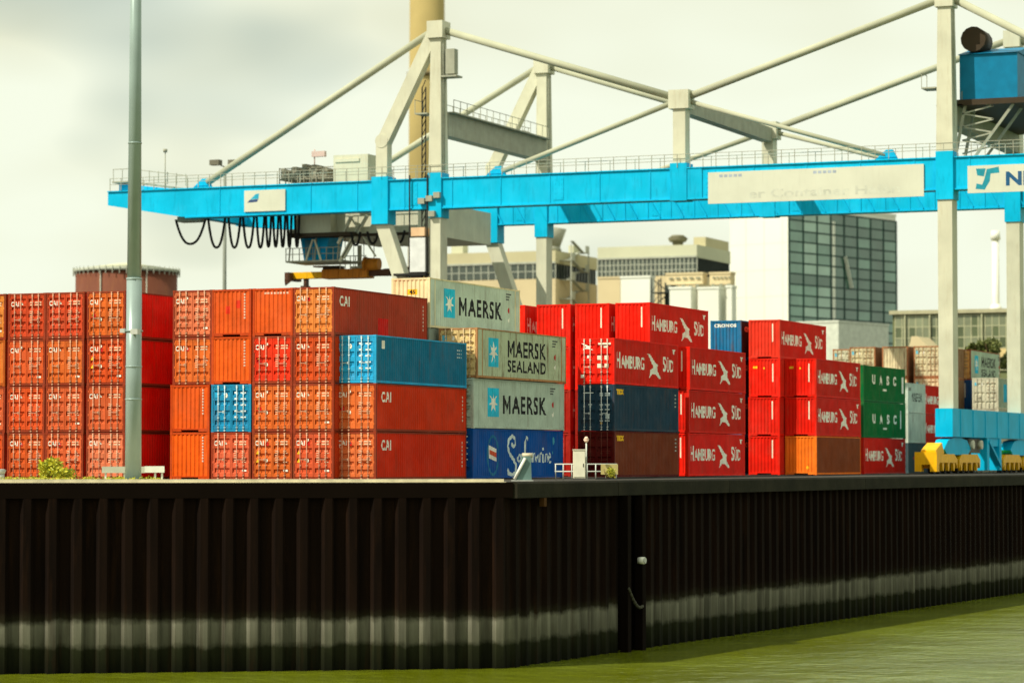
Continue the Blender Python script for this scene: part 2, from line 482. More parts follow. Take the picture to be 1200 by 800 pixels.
            f.stroke([(10.5, 1.45), (10.5, .95), (10.7, .98)], .14); f.rect(10.45, 1.68, 10.6, 1.84)
            f.stroke([(10.85, .95), (10.9, 1.42), (11.15, 1.45), (11.2, .95)], .14); f.stroke([(11.4, 1.2), (11.75, 1.3), (11.6, 1.5), (11.35, 1.25), (11.5, .92), (11.85, 1.0)], .14)
            out.append((side(f), (.62, .72, .70)))
            f = Flat(); f.poly([(12.0, 2.35), (12.2, 2.5), (12.45, 2.2), (12.15, 2.0)]); f.rect(11.95, 1.45, 12.15, 1.62); out.append((side(f), (.05, .3, .42)))
        if kind == 'GOLD':
            f = Flat(); f.put(text_geo('TEX', 1.35, .34, .08), .45, h - .62); out.append((side(f), (.85, .5, .02)))
            f = Flat()
            for i in range(4): f.rect(11.5, h - .5 - .25 * i, 11.8, h - .4 - .25 * i)
            out.append((side(f), (.35, .38, .35)))
        if kind == 'CRONOSIDE':
            f = Flat(); f.put(text_geo('cronos', 3.2, .42, .05), .9, h - .85); out.append((side(f), (.7, .15, .08)))
        if kind == 'STAR':
            f = Flat(); f.rect(2.3, .7, 3.6, 2.35); out.append((side(f), (.02, .42, .65)))
        if kind == 'REDPRINT':
            f = Flat(); f.poly([(1.6, 1.3), (3.0, 1.7), (4.4, 1.6), (4.5, 1.1), (3.0, .9)]); out.append((side(f), (.5, .06, .04)))
        return out
    return cached(('mark', kind, L, h), mk)
def endmark(kind, h, var=0):
    pf = prof_fn(ENDP); cuts = [a for a, d in ENDP]
    def mk():
        out = []
        if kind == 'strip':
            f = Flat(); f.rect(1.80, h - 1.65, 1.90, h - .30); out.append((f.mesh('end', cuts, pf), (.85, .72, .55)))
        if kind == 'stripgold':
            f = Flat(); f.rect(.32, h - .75, .66, h - .58); f.rect(1.12, h - .80, 1.24, h - .66); out.append((f.mesh('end', cuts, pf), (.85, .5, .02)))
            f = Flat(); f.rect(1.80, h - 1.75, 1.90, h - .40); out.append((f.mesh('end', cuts, pf), (.85, .72, .55)))
        if kind == 'number':
            f = Flat()
            for i in range(9): f.rect(1.98, h - .34 - i * .16, 2.06, h - .25 - i * .16)
            out.append((f.mesh('end', cuts, pf), (.75, .6, .5)))
        if kind == 'patch':
            for x, z in ((.85, 1.25), (1.5, 1.55)): out.append((Flat().rect(x, z, x + .26, z + .42).mesh('end', cuts, pf), (.62, .03, .01)))
        if kind == 'toprow':
            f = Flat()
            for i in range(8): f.rect(.7 + i * .19, h - .32, .82 + i * .19, h - .22)
            out.append((f.mesh('end', cuts, pf), (.75, .5, .38)))
        if kind == '45':
            f = Flat(); f.rect(1.0, h - .98, 1.62, h - .66); out.append((f.mesh('end', cuts, pf), (.85, .5, .02)))
            f = Flat(); f.put(text_geo('45', .38, .24, .04), 1.12, h - .94); out.append((f.mesh('end', cuts, pf, .009), (.02, .02, .02)))
        if kind == 'cronos':
            f = Flat(); f.put(text_geo('CRONOS', 1.75, .26, .05, 1.15), .3, h - .52); out.append((f.mesh('end', cuts, pf), WHT))
        if kind == 'spot':
            f = Flat(); f.poly([(1.72 + .12 * math.cos(i * .785), .55 + .12 * math.sin(i * .785)) for i in range(8)]); out.append((f.mesh('end', cuts, pf), (.85, .5, .02)))
        return out
    return cached(('em', kind, h), mk)
def doormarks(style, h, seed):
    """print on the two door leaves: list of (leaf, mesh, colour)"""
    def mk():
        r = random.Random(seed); out = []; lift = .012 - .028
        def fl(f): return f.mesh('end', None, None, lift)
        if style == 'cai':
            f = Flat(); f.put(text_geo('CAI', .52, .27, .02, 1.15), .18, h - .74); out.append((0, fl(f), WHT))
            f = Flat(); f.rect(.80, h - .50, .94, h - .38) if seed % 2 else f.poly([(.80, h - .66), (.98, h - .66), (.89, h - .5)]); out.append((0, fl(f), WHT))
            if r.random() < .6:
                f = Flat(); k = r.choice([.55, 1.0, 1.25]); f.rect(.76 if k < .9 else .24, h - k - .2, 1.0 if k < .9 else .55, h - k); out.append((0, fl(f), (.6, .012, .01)))
            if r.random() < .5:
                f = Flat()
                for z in ((1.45, 1.0) if seed % 3 else (1.2,)): f.poly([(.24, h - z - .2), (.46, h - z - .2), (.35, h - z)])
                out.append((0, fl(f), (.85, .5, .02)))
                f = Flat(); f.poly([(.86 + .09 * math.cos(i * .785), h - 1.55 + .11 * math.sin(i * .785)) for i in range(8)]); out.append((0, fl(f), WHT))
            f = Flat()
            for i in range(2): f.rect(1.42, h - .56 - i * .14, 1.62, h - .49 - i * .14); f.rect(1.72, h - .56 - i * .14, 2.14, h - .49 - i * .14)
            for i in range(6):
                z = h - 1.05 - i * .12
                f.rect(1.40, z, 1.40 + r.uniform(.1, .26), z + .04); f.rect(1.88, z, 1.88 + r.uniform(.1, .3), z + .04)
            out.append((1, fl(f), (.74, .50, .33)))
            if r.random() < .7:
                f = Flat(); f.rect(1.9, .45, 2.16, .55); out.append((1, fl(f), WHT))
        if style == 'hs':
            f = Flat()
            for pz in bird(.22, h - .75, .8, .42): f.poly([(a, c) for a, c in pz])
            out.append((0, fl(f), WHT))
            f = Flat(); f.rect(.2, .42, .46, .62); f.rect(.62, h - 1.25, .76, h - 1.08); out.append((0, fl(f), WHT))
            f = Flat(); f.rect(1.36, h - .42, 2.2, h - .30); f.rect(1.72, h - .62, 1.95, h - .50)
            for z in (1.22, 1.72): f.rect(1.30, h - z - .14, 1.62, h - z + .12); f.rect(1.78, h - z - .14, 2.04, h - z + .12)
            out.append((1, fl(f), (.8, .75, .6)))
        if style == 'navy':
            f = Flat()
            for i, z in enumerate((.6, .72, 1.3, 1.6, 1.9, 2.3)): f.rect(1.46, h - z, 1.68, h - z + .07); f.rect(1.8, h - z, 2.12, h - z + .07)
            f.rect(1.85, h - 2.15, 2.1, h - 1.9); out.append((1, fl(f), (.65, .75, .75)))
            f = Flat(); f.rect(.4, h - .55, 1.05, h - .49); f.rect(.7, h - 1.28, .95, h - 1.22); out.append((0, fl(f), (.65, .75, .75)))
            f = Flat(); f.rect(1.5, .42, 1.62, .55); out.append((1, fl(f), (.85, .5, .02)))
        if style in ('blue', 'cream'):
            f = Flat()
            for i in range(5):
                z = h - .5 - i * .33; f.rect(1.42, z, 1.62, z + .09); f.rect(1.80, z, 2.12, z + .07)
            out.append((1, fl(f), (.75, .8, .78) if style == 'blue' else (.3, .2, .12)))
            f = Flat(); f.rect(.22, h - .72, .5, h - .42); out.append((0, fl(f), (.1, .5, .68) if style == 'cream' else (.02, .35, .6)))
            f = Flat(); f.poly([(.9 + .1 * math.cos(i * .785), h - .6 + .14 * math.sin(i * .785)) for i in range(8)]); out.append((0, fl(f), WHT))
        return out
    return cached(('dm', style, h, seed), mk)

def container(X, Y, z, L, h, end, c, label, side=None, smark=None, emark=(), dmark=None, rot=0.0, wear=.25, bars=None, endc=None, frc=None):
    side = side or c; endc = endc or c; frc = frc or endc
    j = rnd.uniform
    k = j(.90, 1.08); wear = min(1, wear + .22)
    def cc(q, a=wear): return (q[0] * k, q[1] * k, q[2] * k, 1 - a)
    t = thing('shipping_container', label, 'container', (X, Y, z), rot + R(j(-.12, .12)), 'shipping containers stacked on the quay')
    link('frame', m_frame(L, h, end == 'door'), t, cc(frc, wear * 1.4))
    link('roof', m_roof(L, h), t, cc(side))
    sp = link('side_panel', m_side(L, h), t, cc(side))
    link('side_panel', m_side(L, h), t, cc(side), loc=(W, L, 0), rotz=math.pi)
    link('end_panel', m_end(h), t, cc(side), loc=(W, L, 0), rotz=math.pi)
    if smark:
        for me, q in mark_mesh(smark, L, h): link('marking', me, sp, (*q, .62))
    if end == 'door':
        var = rnd.choice((0, 0, 1, 2)); ds = []
        bc = bars or tuple(.45 * a + .42 * b for a, b in zip(endc, (.9, .72, .5)))
        for rt in (False, True):
            d = link('door', m_door(h, var, rt), t, cc(endc)); ds.append(d)
            for x in ((.44, .84) if not rt else (1.58, 1.98)):
                link('locking_bar', m_bar(h, x), d, (*bc, .8))
                if x in (.44, 1.98): link('door_handle', m_handle(x - (.0 if not rt else .36)), d, (*[v * .8 for v in bc], .8))
        for leaf, me, q in doormarks(dmark, h, rnd.randrange(6)) if dmark else (): link('marking', me, ds[leaf], (*q, .9))
    else:
        e = link('end_panel', m_end(h), t, cc(endc))
        for em in emark:
            for me, q in endmark(em, h): link('marking', me, e, (*q, .95))
    return t

ORG = (.60, .072, .012); SAL = (.60, .105, .030); ORY = (.62, .122, .020); RED = (.62, .030, .008); BRO = (.60, .17, .02)
CSD = (.50, .038, .004); HSR = (.76, .012, .003); HSS = (.60, .016, .007)
MGR = (.50, .58, .48); BLU = (.01, .24, .44); NAVY = (.015, .045, .075); GRN = (.002, .14, .032); CRM = (.66, .56, .33); RST = (.42, .12, .05)
TIER = {4: 'top', 3: 'third', 2: 'second', 1: 'bottom'}
def cai(kind='door', c=ORG, side=CSD, sm='CAI', desc=''):
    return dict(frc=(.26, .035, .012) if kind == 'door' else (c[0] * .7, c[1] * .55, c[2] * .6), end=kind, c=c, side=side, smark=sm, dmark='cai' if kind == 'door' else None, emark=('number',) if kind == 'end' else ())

def tints(n):
    return rnd.choice([ORG, SAL, ORY, ORG, SAL])
# --- first bay, left: a block of four stacks all with their doors to the water
YL = 137.85
for i, (u, nm) in enumerate(((-38, 'cut by the left picture edge'), (8.5, 'first full stack from the left edge'), (53.5, 'second full stack from the left edge'), (101, 'stack just left of the tall light pole'))):
    cs = [[ORG, SAL, (.62, .16, .02), (.64, .20, .03)], [(.52, .08, .015), ORG, (.60, .09, .02), (.52, .055, .015)], [SAL, SAL, ORY, (.56, .06, .018)], [(.66, .17, .075), SAL, ORG, ORY]][i]
    x = x_at(u, YL)
    for t in (1, 2, 3, 4):
        kind = 'end' if (i == 0 and t == 3) else 'door'
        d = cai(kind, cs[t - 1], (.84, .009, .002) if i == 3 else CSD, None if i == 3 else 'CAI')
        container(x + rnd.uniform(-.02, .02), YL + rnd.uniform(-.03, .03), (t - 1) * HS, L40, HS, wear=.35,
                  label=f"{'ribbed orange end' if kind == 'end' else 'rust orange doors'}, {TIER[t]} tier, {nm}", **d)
# --- first bay, middle: four stacks right of the pole
YM = 138.9
tabM = [
    (202, 'first stack right of the tall light pole', [('end', (.78, .105, .006)), ('end', (.72, .095, .008)), ('door', ORY), ('door', (.64, .16, .07))]),
    (247.5, 'second stack right of the tall light pole', [('door', (.60, .10, .04)), ('blue', BLU), ('end', (.70, .10, .010)), ('end', (.66, .090, .012))]),
    (295.5, 'third stack right of the tall light pole', [('door', ORY), ('door', ORY), ('door', RED), ('end', (.66, .092, .012))]),
    (343.4, 'fourth stack right of the tall light pole', [('door', (.60, .09, .03)), ('door', ORY), ('door', ORG), ('door', (.66, .20, .04))])]
for i, (u, nm, rows) in enumerate(tabM):
    for t in (1, 2, 3, 4):
        k, c = rows[t - 1]
        x = x_at(u - (2.5 if t <= 2 and i == 0 else 0), YM)
        if k == 'blue':
            container(x, YM, (t - 1) * HS, L40, HS, 'door', c, f'bright blue doors, {TIER[t]} tier, {nm}', smark='CAIB', dmark='blue', bars=(.55, .72, .75))
        else:
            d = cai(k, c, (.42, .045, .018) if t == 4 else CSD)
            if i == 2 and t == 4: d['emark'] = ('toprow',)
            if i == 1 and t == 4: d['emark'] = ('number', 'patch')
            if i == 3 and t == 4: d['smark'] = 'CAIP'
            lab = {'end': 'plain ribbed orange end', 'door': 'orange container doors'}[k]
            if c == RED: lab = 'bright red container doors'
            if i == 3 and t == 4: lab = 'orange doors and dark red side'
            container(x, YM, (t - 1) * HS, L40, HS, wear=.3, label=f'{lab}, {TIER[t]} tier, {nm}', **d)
# --- stack with blue container on top
YB = 139.6; xb = x_at(440.6, YB) - W
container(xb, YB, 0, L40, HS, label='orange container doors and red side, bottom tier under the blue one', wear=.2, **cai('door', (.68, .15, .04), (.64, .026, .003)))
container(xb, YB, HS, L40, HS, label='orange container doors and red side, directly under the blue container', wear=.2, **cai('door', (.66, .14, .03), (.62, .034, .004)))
container(xb, YB, 2 * HS, L40, HS, 'door', BLU, 'blue container with light blue doors on top of two red ones', side=(.008, .15, .27), smark='CAIB', dmark='blue', bars=(.55, .72, .75), endc=(.02, .34, .62))
# --- second bay: grey 45 foot boxes
xm = -70.15
container(xm, 151.25, 3 * HC, L45, HC, 'end', MGR, 'grey 45 foot container with MAERSK in black, highest of the stacks', smark='MAERSK', emark=('45',), endc=(.72, .62, .36), wear=.2)
for t in (3, 2, 1): container(xm - .1, 151.3, (t - 1) * HC, L45, HC, 'door', (.30, .34, .27), f'grey green container hidden below the highest MAERSK one, {TIER[t]} tier', dmark='cream', bars=(.4, .35, .25), wear=.5)
container(-67.55, 152.15, 2 * HC, L45, HC, 'door', (.44, .50, .34), 'weathered grey container with MAERSK SEALAND side and rusty cream doors', smark='SEALAND', dmark='cream', endc=(.68, .50, .22), frc=(.40, .20, .08), wear=.75, rot=R(-.5))
container(-67.75, 152.1, 1 * HC, L45, HC, 'door', (.46, .56, .46), 'clean grey container with MAERSK and star, second tier above the blue one', smark='MAERSK', dmark='cream', wear=.1, rot=R(-.8))
container(-67.8, 152.1, 0, L45, HC, 'door', (.002, .075, .32), 'deep blue container with white script and flag, bottom tier under grey MAERSK', smark='SAF', dmark='blue', wear=.1, rot=R(-.8))
# --- third bay
Y3 = 168.0; x3 = x_at(719.9, Y3) - W
container(x3, Y3, 2 * HC, L40, HC, 'door', HSR, 'red HAMBURG S\u00dcD container with white label panels on doors, on navy container', side=HSS, smark='HS', dmark='hs', bars=(.75, .62, .5), wear=.2)
container(x3, Y3, HC, L40, HC, 'door', NAVY, 'navy blue container with white door bars, between red and brown ones', smark='GOLD', dmark='navy', bars=(.72, .76, .74), wear=.1)
container(x3, Y3, 0, L40, HC, 'door', (.17, .035, .012), 'dark brown container behind the white cabinet, bottom tier', smark='GOLD', endc=(.09, .004, .003), bars=(.12, .03, .02), dmark=None, wear=.1)
# --- fourth bay
Y4 = 180.45
stacks4 = [(x_at(615, Y4) - W, 'leftmost red stack peeping out behind grey MAERSK', (4,)), (x_at(629, Y4), 'first wide red end right of grey MAERSK', (4, 3)),
           (x_at(674, Y4), 'second red end right of grey MAERSK', (4, 3)), (x_at(761.5, Y4) - W, 'HAMBURG S\u00dcD stack behind the navy container', (4,))]
for i, (x, nm, vis) in enumerate(stacks4):
    for t in (4, 3, 2, 1):
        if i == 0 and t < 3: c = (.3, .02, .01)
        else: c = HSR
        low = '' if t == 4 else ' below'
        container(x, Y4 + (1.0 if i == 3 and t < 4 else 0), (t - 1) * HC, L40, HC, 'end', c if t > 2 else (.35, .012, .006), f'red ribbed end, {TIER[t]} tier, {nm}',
                  side=HSS, smark='HS', emark=('strip',), wear=.15)
Y5 = 182.4 + .4; 
for t in (3, 2, 1):
    container(x_at((808.5, 807.5, 806.8)[3 - t], Y5) - W, Y5 + 0, (t - 1) * HC, L40, HC, 'end', HSR, f'red HAMBURG S\u00dcD container, {TIER[t]} tier, three high stack beside the navy container', side=(HSS, HSS, (.66, .016, .01))[3 - t], smark='HS', emark=('strip',), wear=.12)
# --- sixth bay
Y6 = 206.0
for t in (4, 3, 2, 1):
    container(x_at(832.7, Y6), Y6, (t - 1) * HC, L40, HC, 'end', (.01, .10, .22), f'dark blue CRONOS container with ribbed end, {TIER[t]} tier, behind the red boxes', side=(.05, .012, .01), smark='CRONOSIDE', emark=('cronos',), endc=(.012, .15, .32), wear=.5)
for t in (4, 3, 2, 1):
    container(x_at(914.3, Y6) - W - (.0 if t > 2 else .05), Y6, (t - 1) * HC, L40, HC, 'end', HSR if t < 4 else (.70, .035, .015), f'red container end, {TIER[t]} tier of the tall narrow stack under topmost right HAMBURG S\u00dcD', side=HSS, smark='HS' if t == 4 else None, emark=('strip',) if t != 3 else ('stripgold',), wear=.2)
Y7 = 207.2
cfg = {3: (HSR, 'stripgold', HSS, 'HS', 'red HAMBURG S\u00dcD container with two small yellow marks, beside green UASC'), 2: (HSR, 'strip', (.68, .02, .012), 'HS', 'red HAMBURG S\u00dcD container on the orange one, second tier beside green UASC'),
       1: ((.86, .18, .012), 'spot', (.22, .05, .014), None, 'bright orange container end with brown side and yellow spot, bottom tier')}
for t in (3, 2, 1):
    c, em, s, sm, lab = cfg[t]
    container(x_at(956.7, Y7) - W, Y7, (t - 1) * HC, L40, HC, 'end', c, lab, side=s, smark=sm, emark=(em,), wear=.15)
Y8 = 222.9
for t, sm, c, lab in ((3, 'UASC', GRN, 'upper green container with large white UASC letters'), (2, 'UASC2', GRN, 'lower green container with white UASC letters'), (1, 'HS', HSS, 'red HAMBURG S\u00dcD container under two green ones')):
    container(x_at(1012.2, Y8) - W, Y8, (t - 1) * HC, L40, HC, 'end', c, lab, smark=sm, emark=('strip',), wear=.1, rot=R(-1.0))
# --- far stacks
Y9 = 242.0; x9 = x_at(1064, Y9) - W
for t, c, sm, lab in ((3, (.52, .60, .50), 'MSMALL', 'small grey MAERSK container, third tier, right of green UASC'), (2, (.50, .56, .46), 'REDPRINT', 'small plain grey container, second tier, right of green UASC'), (1, (.05, .09, .10), 'REDPRINT', 'small dark slate container with red print, bottom tier')):
    container(x9, Y9, (t - 1) * HS, L20, HS, 'door', c, lab, smark=None if t == 2 else sm, wear=.25)
Y10 = 249.6; x10 = x_at(1082, Y10) - W
for t in (3, 2, 1):
    container(x10, Y10, (t - 1) * HS, L40, HS, 'end', HSS if t > 1 else (.03, .06, .10), f"{'red' if t > 1 else 'dark blue'} container, {TIER[t]} tier, partly behind the crane leg", smark='HS' if t > 1 else None, wear=.2)
Y11 = 258.5
for u, k, c, nm in ((962, 'door', (.62, .60, .42), 'pale cream'), (996, 'door', (.68, .60, .36), 'rust edged cream'), (1034, 'end', (.66, .58, .36), 'rusty ribbed cream'), (1071, 'door', (.64, .58, .36), 'straw coloured')):
    for t in (4, 3, 2, 1):
        container(x_at(u, Y11), Y11 + (4 if u == 962 else 0), (t - 1) * HC, L40, HC, k, c, f'{nm} container in the far row behind green UASC, {TIER[t]} tier', side=(.30, .17, .09), dmark='cream' if k == 'door' else None, frc=(.40, .17, .07), wear=.7, bars=(.45, .30, .15))
Y12 = 268.0; x12 = x_at(1138, Y12) - W
container(x12, Y12, 3 * HC, L40, HC, 'door', (.40, .50, .38), 'grey MAERSK SEALAND container with rusty orange doors between the crane legs', smark='SEALAND', dmark='cream', endc=(.72, .38, .12), frc=(.30, .08, .04), wear=.5)
for t in (3, 2, 1):
    container(x12, Y12, (t - 1) * HC, L40, HC, 'end', (.01, .08, .25), f'dark blue container under the far MAERSK SEALAND one, {TIER[t]} tier', emark=('strip',), wear=.3)
Y13 = 261.5; x13 = x_at(1170, Y13) - W
for t in (3, 2, 1):
    container(x13, Y13, (t - 1) * HC, L40, HC, 'door', (.36, .45, .34), f'grey container with pale doors right of the dark blue one, {TIER[t]} tier', smark='STAR', dmark='cream', endc=(.62, .60, .44), bars=(.4, .38, .28), wear=.4)

# ------------------------------------------------------------------ ground, quay wall, water
cornr = ground(593, 141.5)
QA = R(3.5)                                    # the right arm turns slightly outward
rdx = Vector((math.sin(QA), math.cos(QA)))                      # where the quay turns
leftp = ground(0, 137.5)
ddx = Vector((cornr[0] - leftp[0], cornr[1] - leftp[1])).normalized()
lfar = (cornr[0] - ddx.x * 140, cornr[1] - ddx.y * 140)
XQ = cornr[0]
GM = mat('yard_asphalt', (.055, .052, .045), rough=.85, scale=.25, noise=.3, bump=.3)
AP = mat('quay_apron_concrete', (.62, .55, .36), rough=.8, scale=.5, noise=.25, bump=.2)
gi = (cornr[0] - 1.05, cornr[1] + 1.05)
b = MB(); b.prism([(lfar[0], lfar[1] + 1.05), gi, (gi[0] + rdx.x * 600, cornr[1] + rdx.y * 600), (700, 760), (700, 3000), (-2600, 3000), (-2600, lfar[1])], 'z', -14, -.02)
structure('yard_ground', b, GM)
nrm = Vector((-ddx.y, ddx.x))
b = MB(); q = [(lfar[0], lfar[1]), (cornr[0], cornr[1]), (cornr[0] + nrm.x * 8, cornr[1] + nrm.y * 8), (lfar[0] + nrm.x * 8, lfar[1] + nrm.y * 8)]
b.prism(q, 'z', -.3, .0); structure('quay_apron', b, AP)
kx, ky = cornr[0] + nrm.x * .15, cornr[1] + nrm.y * .15
b = MB(); b.bar((kx - ddx.x * .1, ky - ddx.y * .1, .07), (kx - ddx.x * 60, ky - ddx.y * 60, .07), .22, .138); structure('quay_kerb', b, mat('kerb_concrete', (.74, .66, .44), rough=.8, scale=2, noise=.2))

def pile_mat():
    m = bpy.data.materials.new('tarred_sheet_pile'); m.use_nodes = True
    t = m.node_tree; bs = t.nodes['Principled BSDF']; n = t.nodes.new; k = t.links.new
    g = n('ShaderNodeNewGeometry'); sx = n('ShaderNodeSeparateXYZ'); k(g.outputs['Position'], sx.inputs[0])
    n1 = n('ShaderNodeTexNoise'); n1.inputs['Scale'].default_value = .8; n1.inputs['Detail'].default_value = 9; n1.inputs['Roughness'].default_value = .68; k(g.outputs['Position'], n1.inputs['Vector'])
    ad = n('ShaderNodeMath'); ad.operation = 'MULTIPLY_ADD'; ad.inputs[1].default_value = .9; k(n1.outputs['Fac'], ad.inputs[0]); k(sx.outputs['Z'], ad.inputs[2])
    rp = n('ShaderNodeValToRGB'); rp.color_ramp.elements[0].position = 0; rp.color_ramp.elements[0].color = (.003, .0035, .0015, 1)
    mr = n('ShaderNodeMapRange'); mr.inputs[1].default_value = -8.85; mr.inputs[2].default_value = -5.2; k(ad.outputs[0], mr.inputs[0]); k(mr.outputs[0], rp.inputs[0])
    E_ = rp.color_ramp.elements
    for p, c in ((.16, (.007, .008, .003)), (.36, (.013, .015, .006)), (.44, (.085, .084, .058)), (.68, (.125, .122, .090)), (.76, (.016, .014, .007)), (.86, (.0075, .0040, .0019))):
        e = E_.new(p); e.color = (*c, 1)
    E_[-1].position = 1.0; E_[-1].color = (.0062, .0027, .0012, 1)
    mp2 = n('ShaderNodeMapping'); mp2.inputs['Scale'].default_value = (1.5, 1.5, .12); k(g.outputs['Position'], mp2.inputs['Vector'])
    n2 = n('ShaderNodeTexNoise'); n2.inputs['Scale'].default_value = 1.4; n2.inputs['Detail'].default_value = 6; k(mp2.outputs[0], n2.inputs['Vector'])
    r2 = n('ShaderNodeMapRange'); r2.inputs[1].default_value = .3; r2.inputs[2].default_value = .75; r2.inputs[3].default_value = .6; r2.inputs[4].default_value = 1.7; k(n2.outputs['Fac'], r2.inputs[0])
    vm = n('ShaderNodeVectorMath'); vm.operation = 'SCALE'; k(rp.outputs[0], vm.inputs[0]); k(r2.outputs[0], vm.inputs['Scale'])
    mp3 = n('ShaderNodeMapping'); mp3.inputs['Scale'].default_value = (2.2, 2.2, .22); mp3.inputs['Location'].default_value = (5, 3, 1); k(g.outputs['Position'], mp3.inputs['Vector'])
    n3 = n('ShaderNodeTexNoise'); n3.inputs['Scale'].default_value = .9; n3.inputs['Detail'].default_value = 8; n3.inputs['Roughness'].default_value = .7; k(mp3.outputs[0], n3.inputs['Vector'])
    r3 = n('ShaderNodeMapRange'); r3.inputs[1].default_value = .53; r3.inputs[2].default_value = .72; r3.inputs[4].default_value = .40; k(n3.outputs['Fac'], r3.inputs[0])
    m3 = n('ShaderNodeMix'); m3.data_type = 'RGBA'; m3.inputs[7].default_value = (.030, .012, .004, 1); k(r3.outputs[0], m3.inputs[0]); k(vm.outputs[0], m3.inputs[6])
    k(m3.outputs[2], bs.inputs['Base Color']); bs.inputs['Roughness'].default_value = .9; bs.inputs['Specular IOR Level'].default_value = .08
    return m
PILE = pile_mat()
def pile_mesh(pw, dp):
    b = MB(); P = [(0, 0), (pw * .40, 0), (pw * .55, -dp), (pw * .85, -dp), (pw, 0)]
    for x, y in P: b.v += [(x, y, -13.2), (x, y, -.75)]
    for i in range(4): b.face([2 * i, 2 * i + 2, 2 * i + 3, 2 * i + 1])
    b.box(pw * .985, -.05, -13.2, pw * 1.01, .02, -.76)
    return b.mesh('sheet_pile', PILE)
wall = thing('quay_wall', 'dark steel sheet pile quay wall with pale tide band above the water', 'quay wall', (cornr[0], cornr[1], 0))
PW = 1.2; pmL = pile_mesh(PW, .32); pmR = pile_mesh(PW, .22)
angL = math.atan2(ddx.y, ddx.x)
for i in range(42):
    d = (i + 1) * PW
    link('sheet_pile', pmL, wall, loc=(-ddx.x * d, -ddx.y * d, 0), rotz=angL)
rec0, rec1 = 13.5, 15.2
for i in range(130):
    d = i * PW
    if rec0 - .8 <= d + .01 < rec1: continue
    link('sheet_pile', pmR, wall, loc=(rdx.x * d, rdx.y * d, 0), rotz=R(90) - QA)
CAPM = mat('quay_coping_concrete', (.013, .0125, .0065), rough=.85, scale=.6, noise=.35, rust=.5, rustcol=(.02, .02, .01), bump=.4)
CAPD = mat('quay_edge_steel', (.0055, .0030, .0016), rough=.9, scale=.6, spec=.05)
d0 = 15.6
# coping beam on the right arm, in cast lengths
y = 0.0; pieces = [(0, 12.2), (12.25, 28), (28.05, 52), (52.05, 78), (78.05, 110), (110.05, 160)]
for a, c in pieces:
    b = MB(); b.prism([(.62, -.80), (.62, -.10), (.55, -.015), (-1.4, -.015), (-1.4, -.80)], 'y', a, c); b.build('coping_beam', CAPM, wall, rotz=-QA)
b = MB(); b.bar((ddx.x * .3, ddx.y * .3 - .02, -.40), (-ddx.x * 50, -ddx.y * 50 - .02, -.40), .62, .74); b.build('edge_beam', CAPD, wall)
b = MB(); b.box(-.9, rec0 - .5, -13, -.8, rec1 + .5, -.8); b.box(-.8, rec0 - .5, -13, .2, rec0 - .4, -.8); b.box(-.8, rec1 + .4, -13, .2, rec1 + .5, -.8); b.build('recess_lining', CAPD, wall, rotz=-QA)
b = MB(); b.box(.35, 3.1, -1.25, .6, 3.4, -.82); b.build('rust_bracket', mat('rust', (.07, .03, .006), rough=.9), wall, rotz=-QA)
# ladder, chain and marker in the recess
lad = thing('ladder', 'black steel ladder in the recess of the quay wall', 'ladder', (XQ - .45 + rdx.x * 14.4, cornr[1] + 14.35, 0), -QA)
for s in (-.3, .3):
    b = MB(); b.cyl((0, s, -10.5), (0, s, -.85), .045, n=6); b.build('rail', CAPD, lad)
for i in range(29):
    z = -10.3 + i * .32; MB().cyl((0, -.3, z), (0, .3, z), .025, n=5).build('rung', CAPD, lad)
bb = thing('mooring_light', 'small white marker light on the dark recess of the wall', 'marker light', (XQ + .7 + rdx.x * 15, cornr[1] + 14.95, -4.3), -QA)
MB().cyl((-.15, 0, 0), (.2, 0, 0), .19, n=12).build('housing', WHITE, bb); MB().cyl((.2, 0, 0), (.26, 0, 0), .16, n=12).build('lens', STEEL, bb)
b = MB(); b.tube([(.75, 13.2 + 1.9 * t, -5.7 - 1.1 * math.sin(t * math.pi * .6)) for t in [i / 8 for i in range(9)]], .09, 6)
ch = b.build('mooring_chain', mat('chain_steel', (.06, .06, .04), rough=.8), None, rotz=-QA, loc=(XQ, cornr[1], 0), label='pale slack chain hanging across the wall recess', cat='chain')
for sgn in (0, 1):
    b = MB(); b.box(.3, rec0 - .35 if sgn == 0 else rec1 - .1, -12.5, .75, rec0 + .1 if sgn == 0 else rec1 + .35, -.82); b.build('fender_post', CAPD, wall, rotz=-QA)

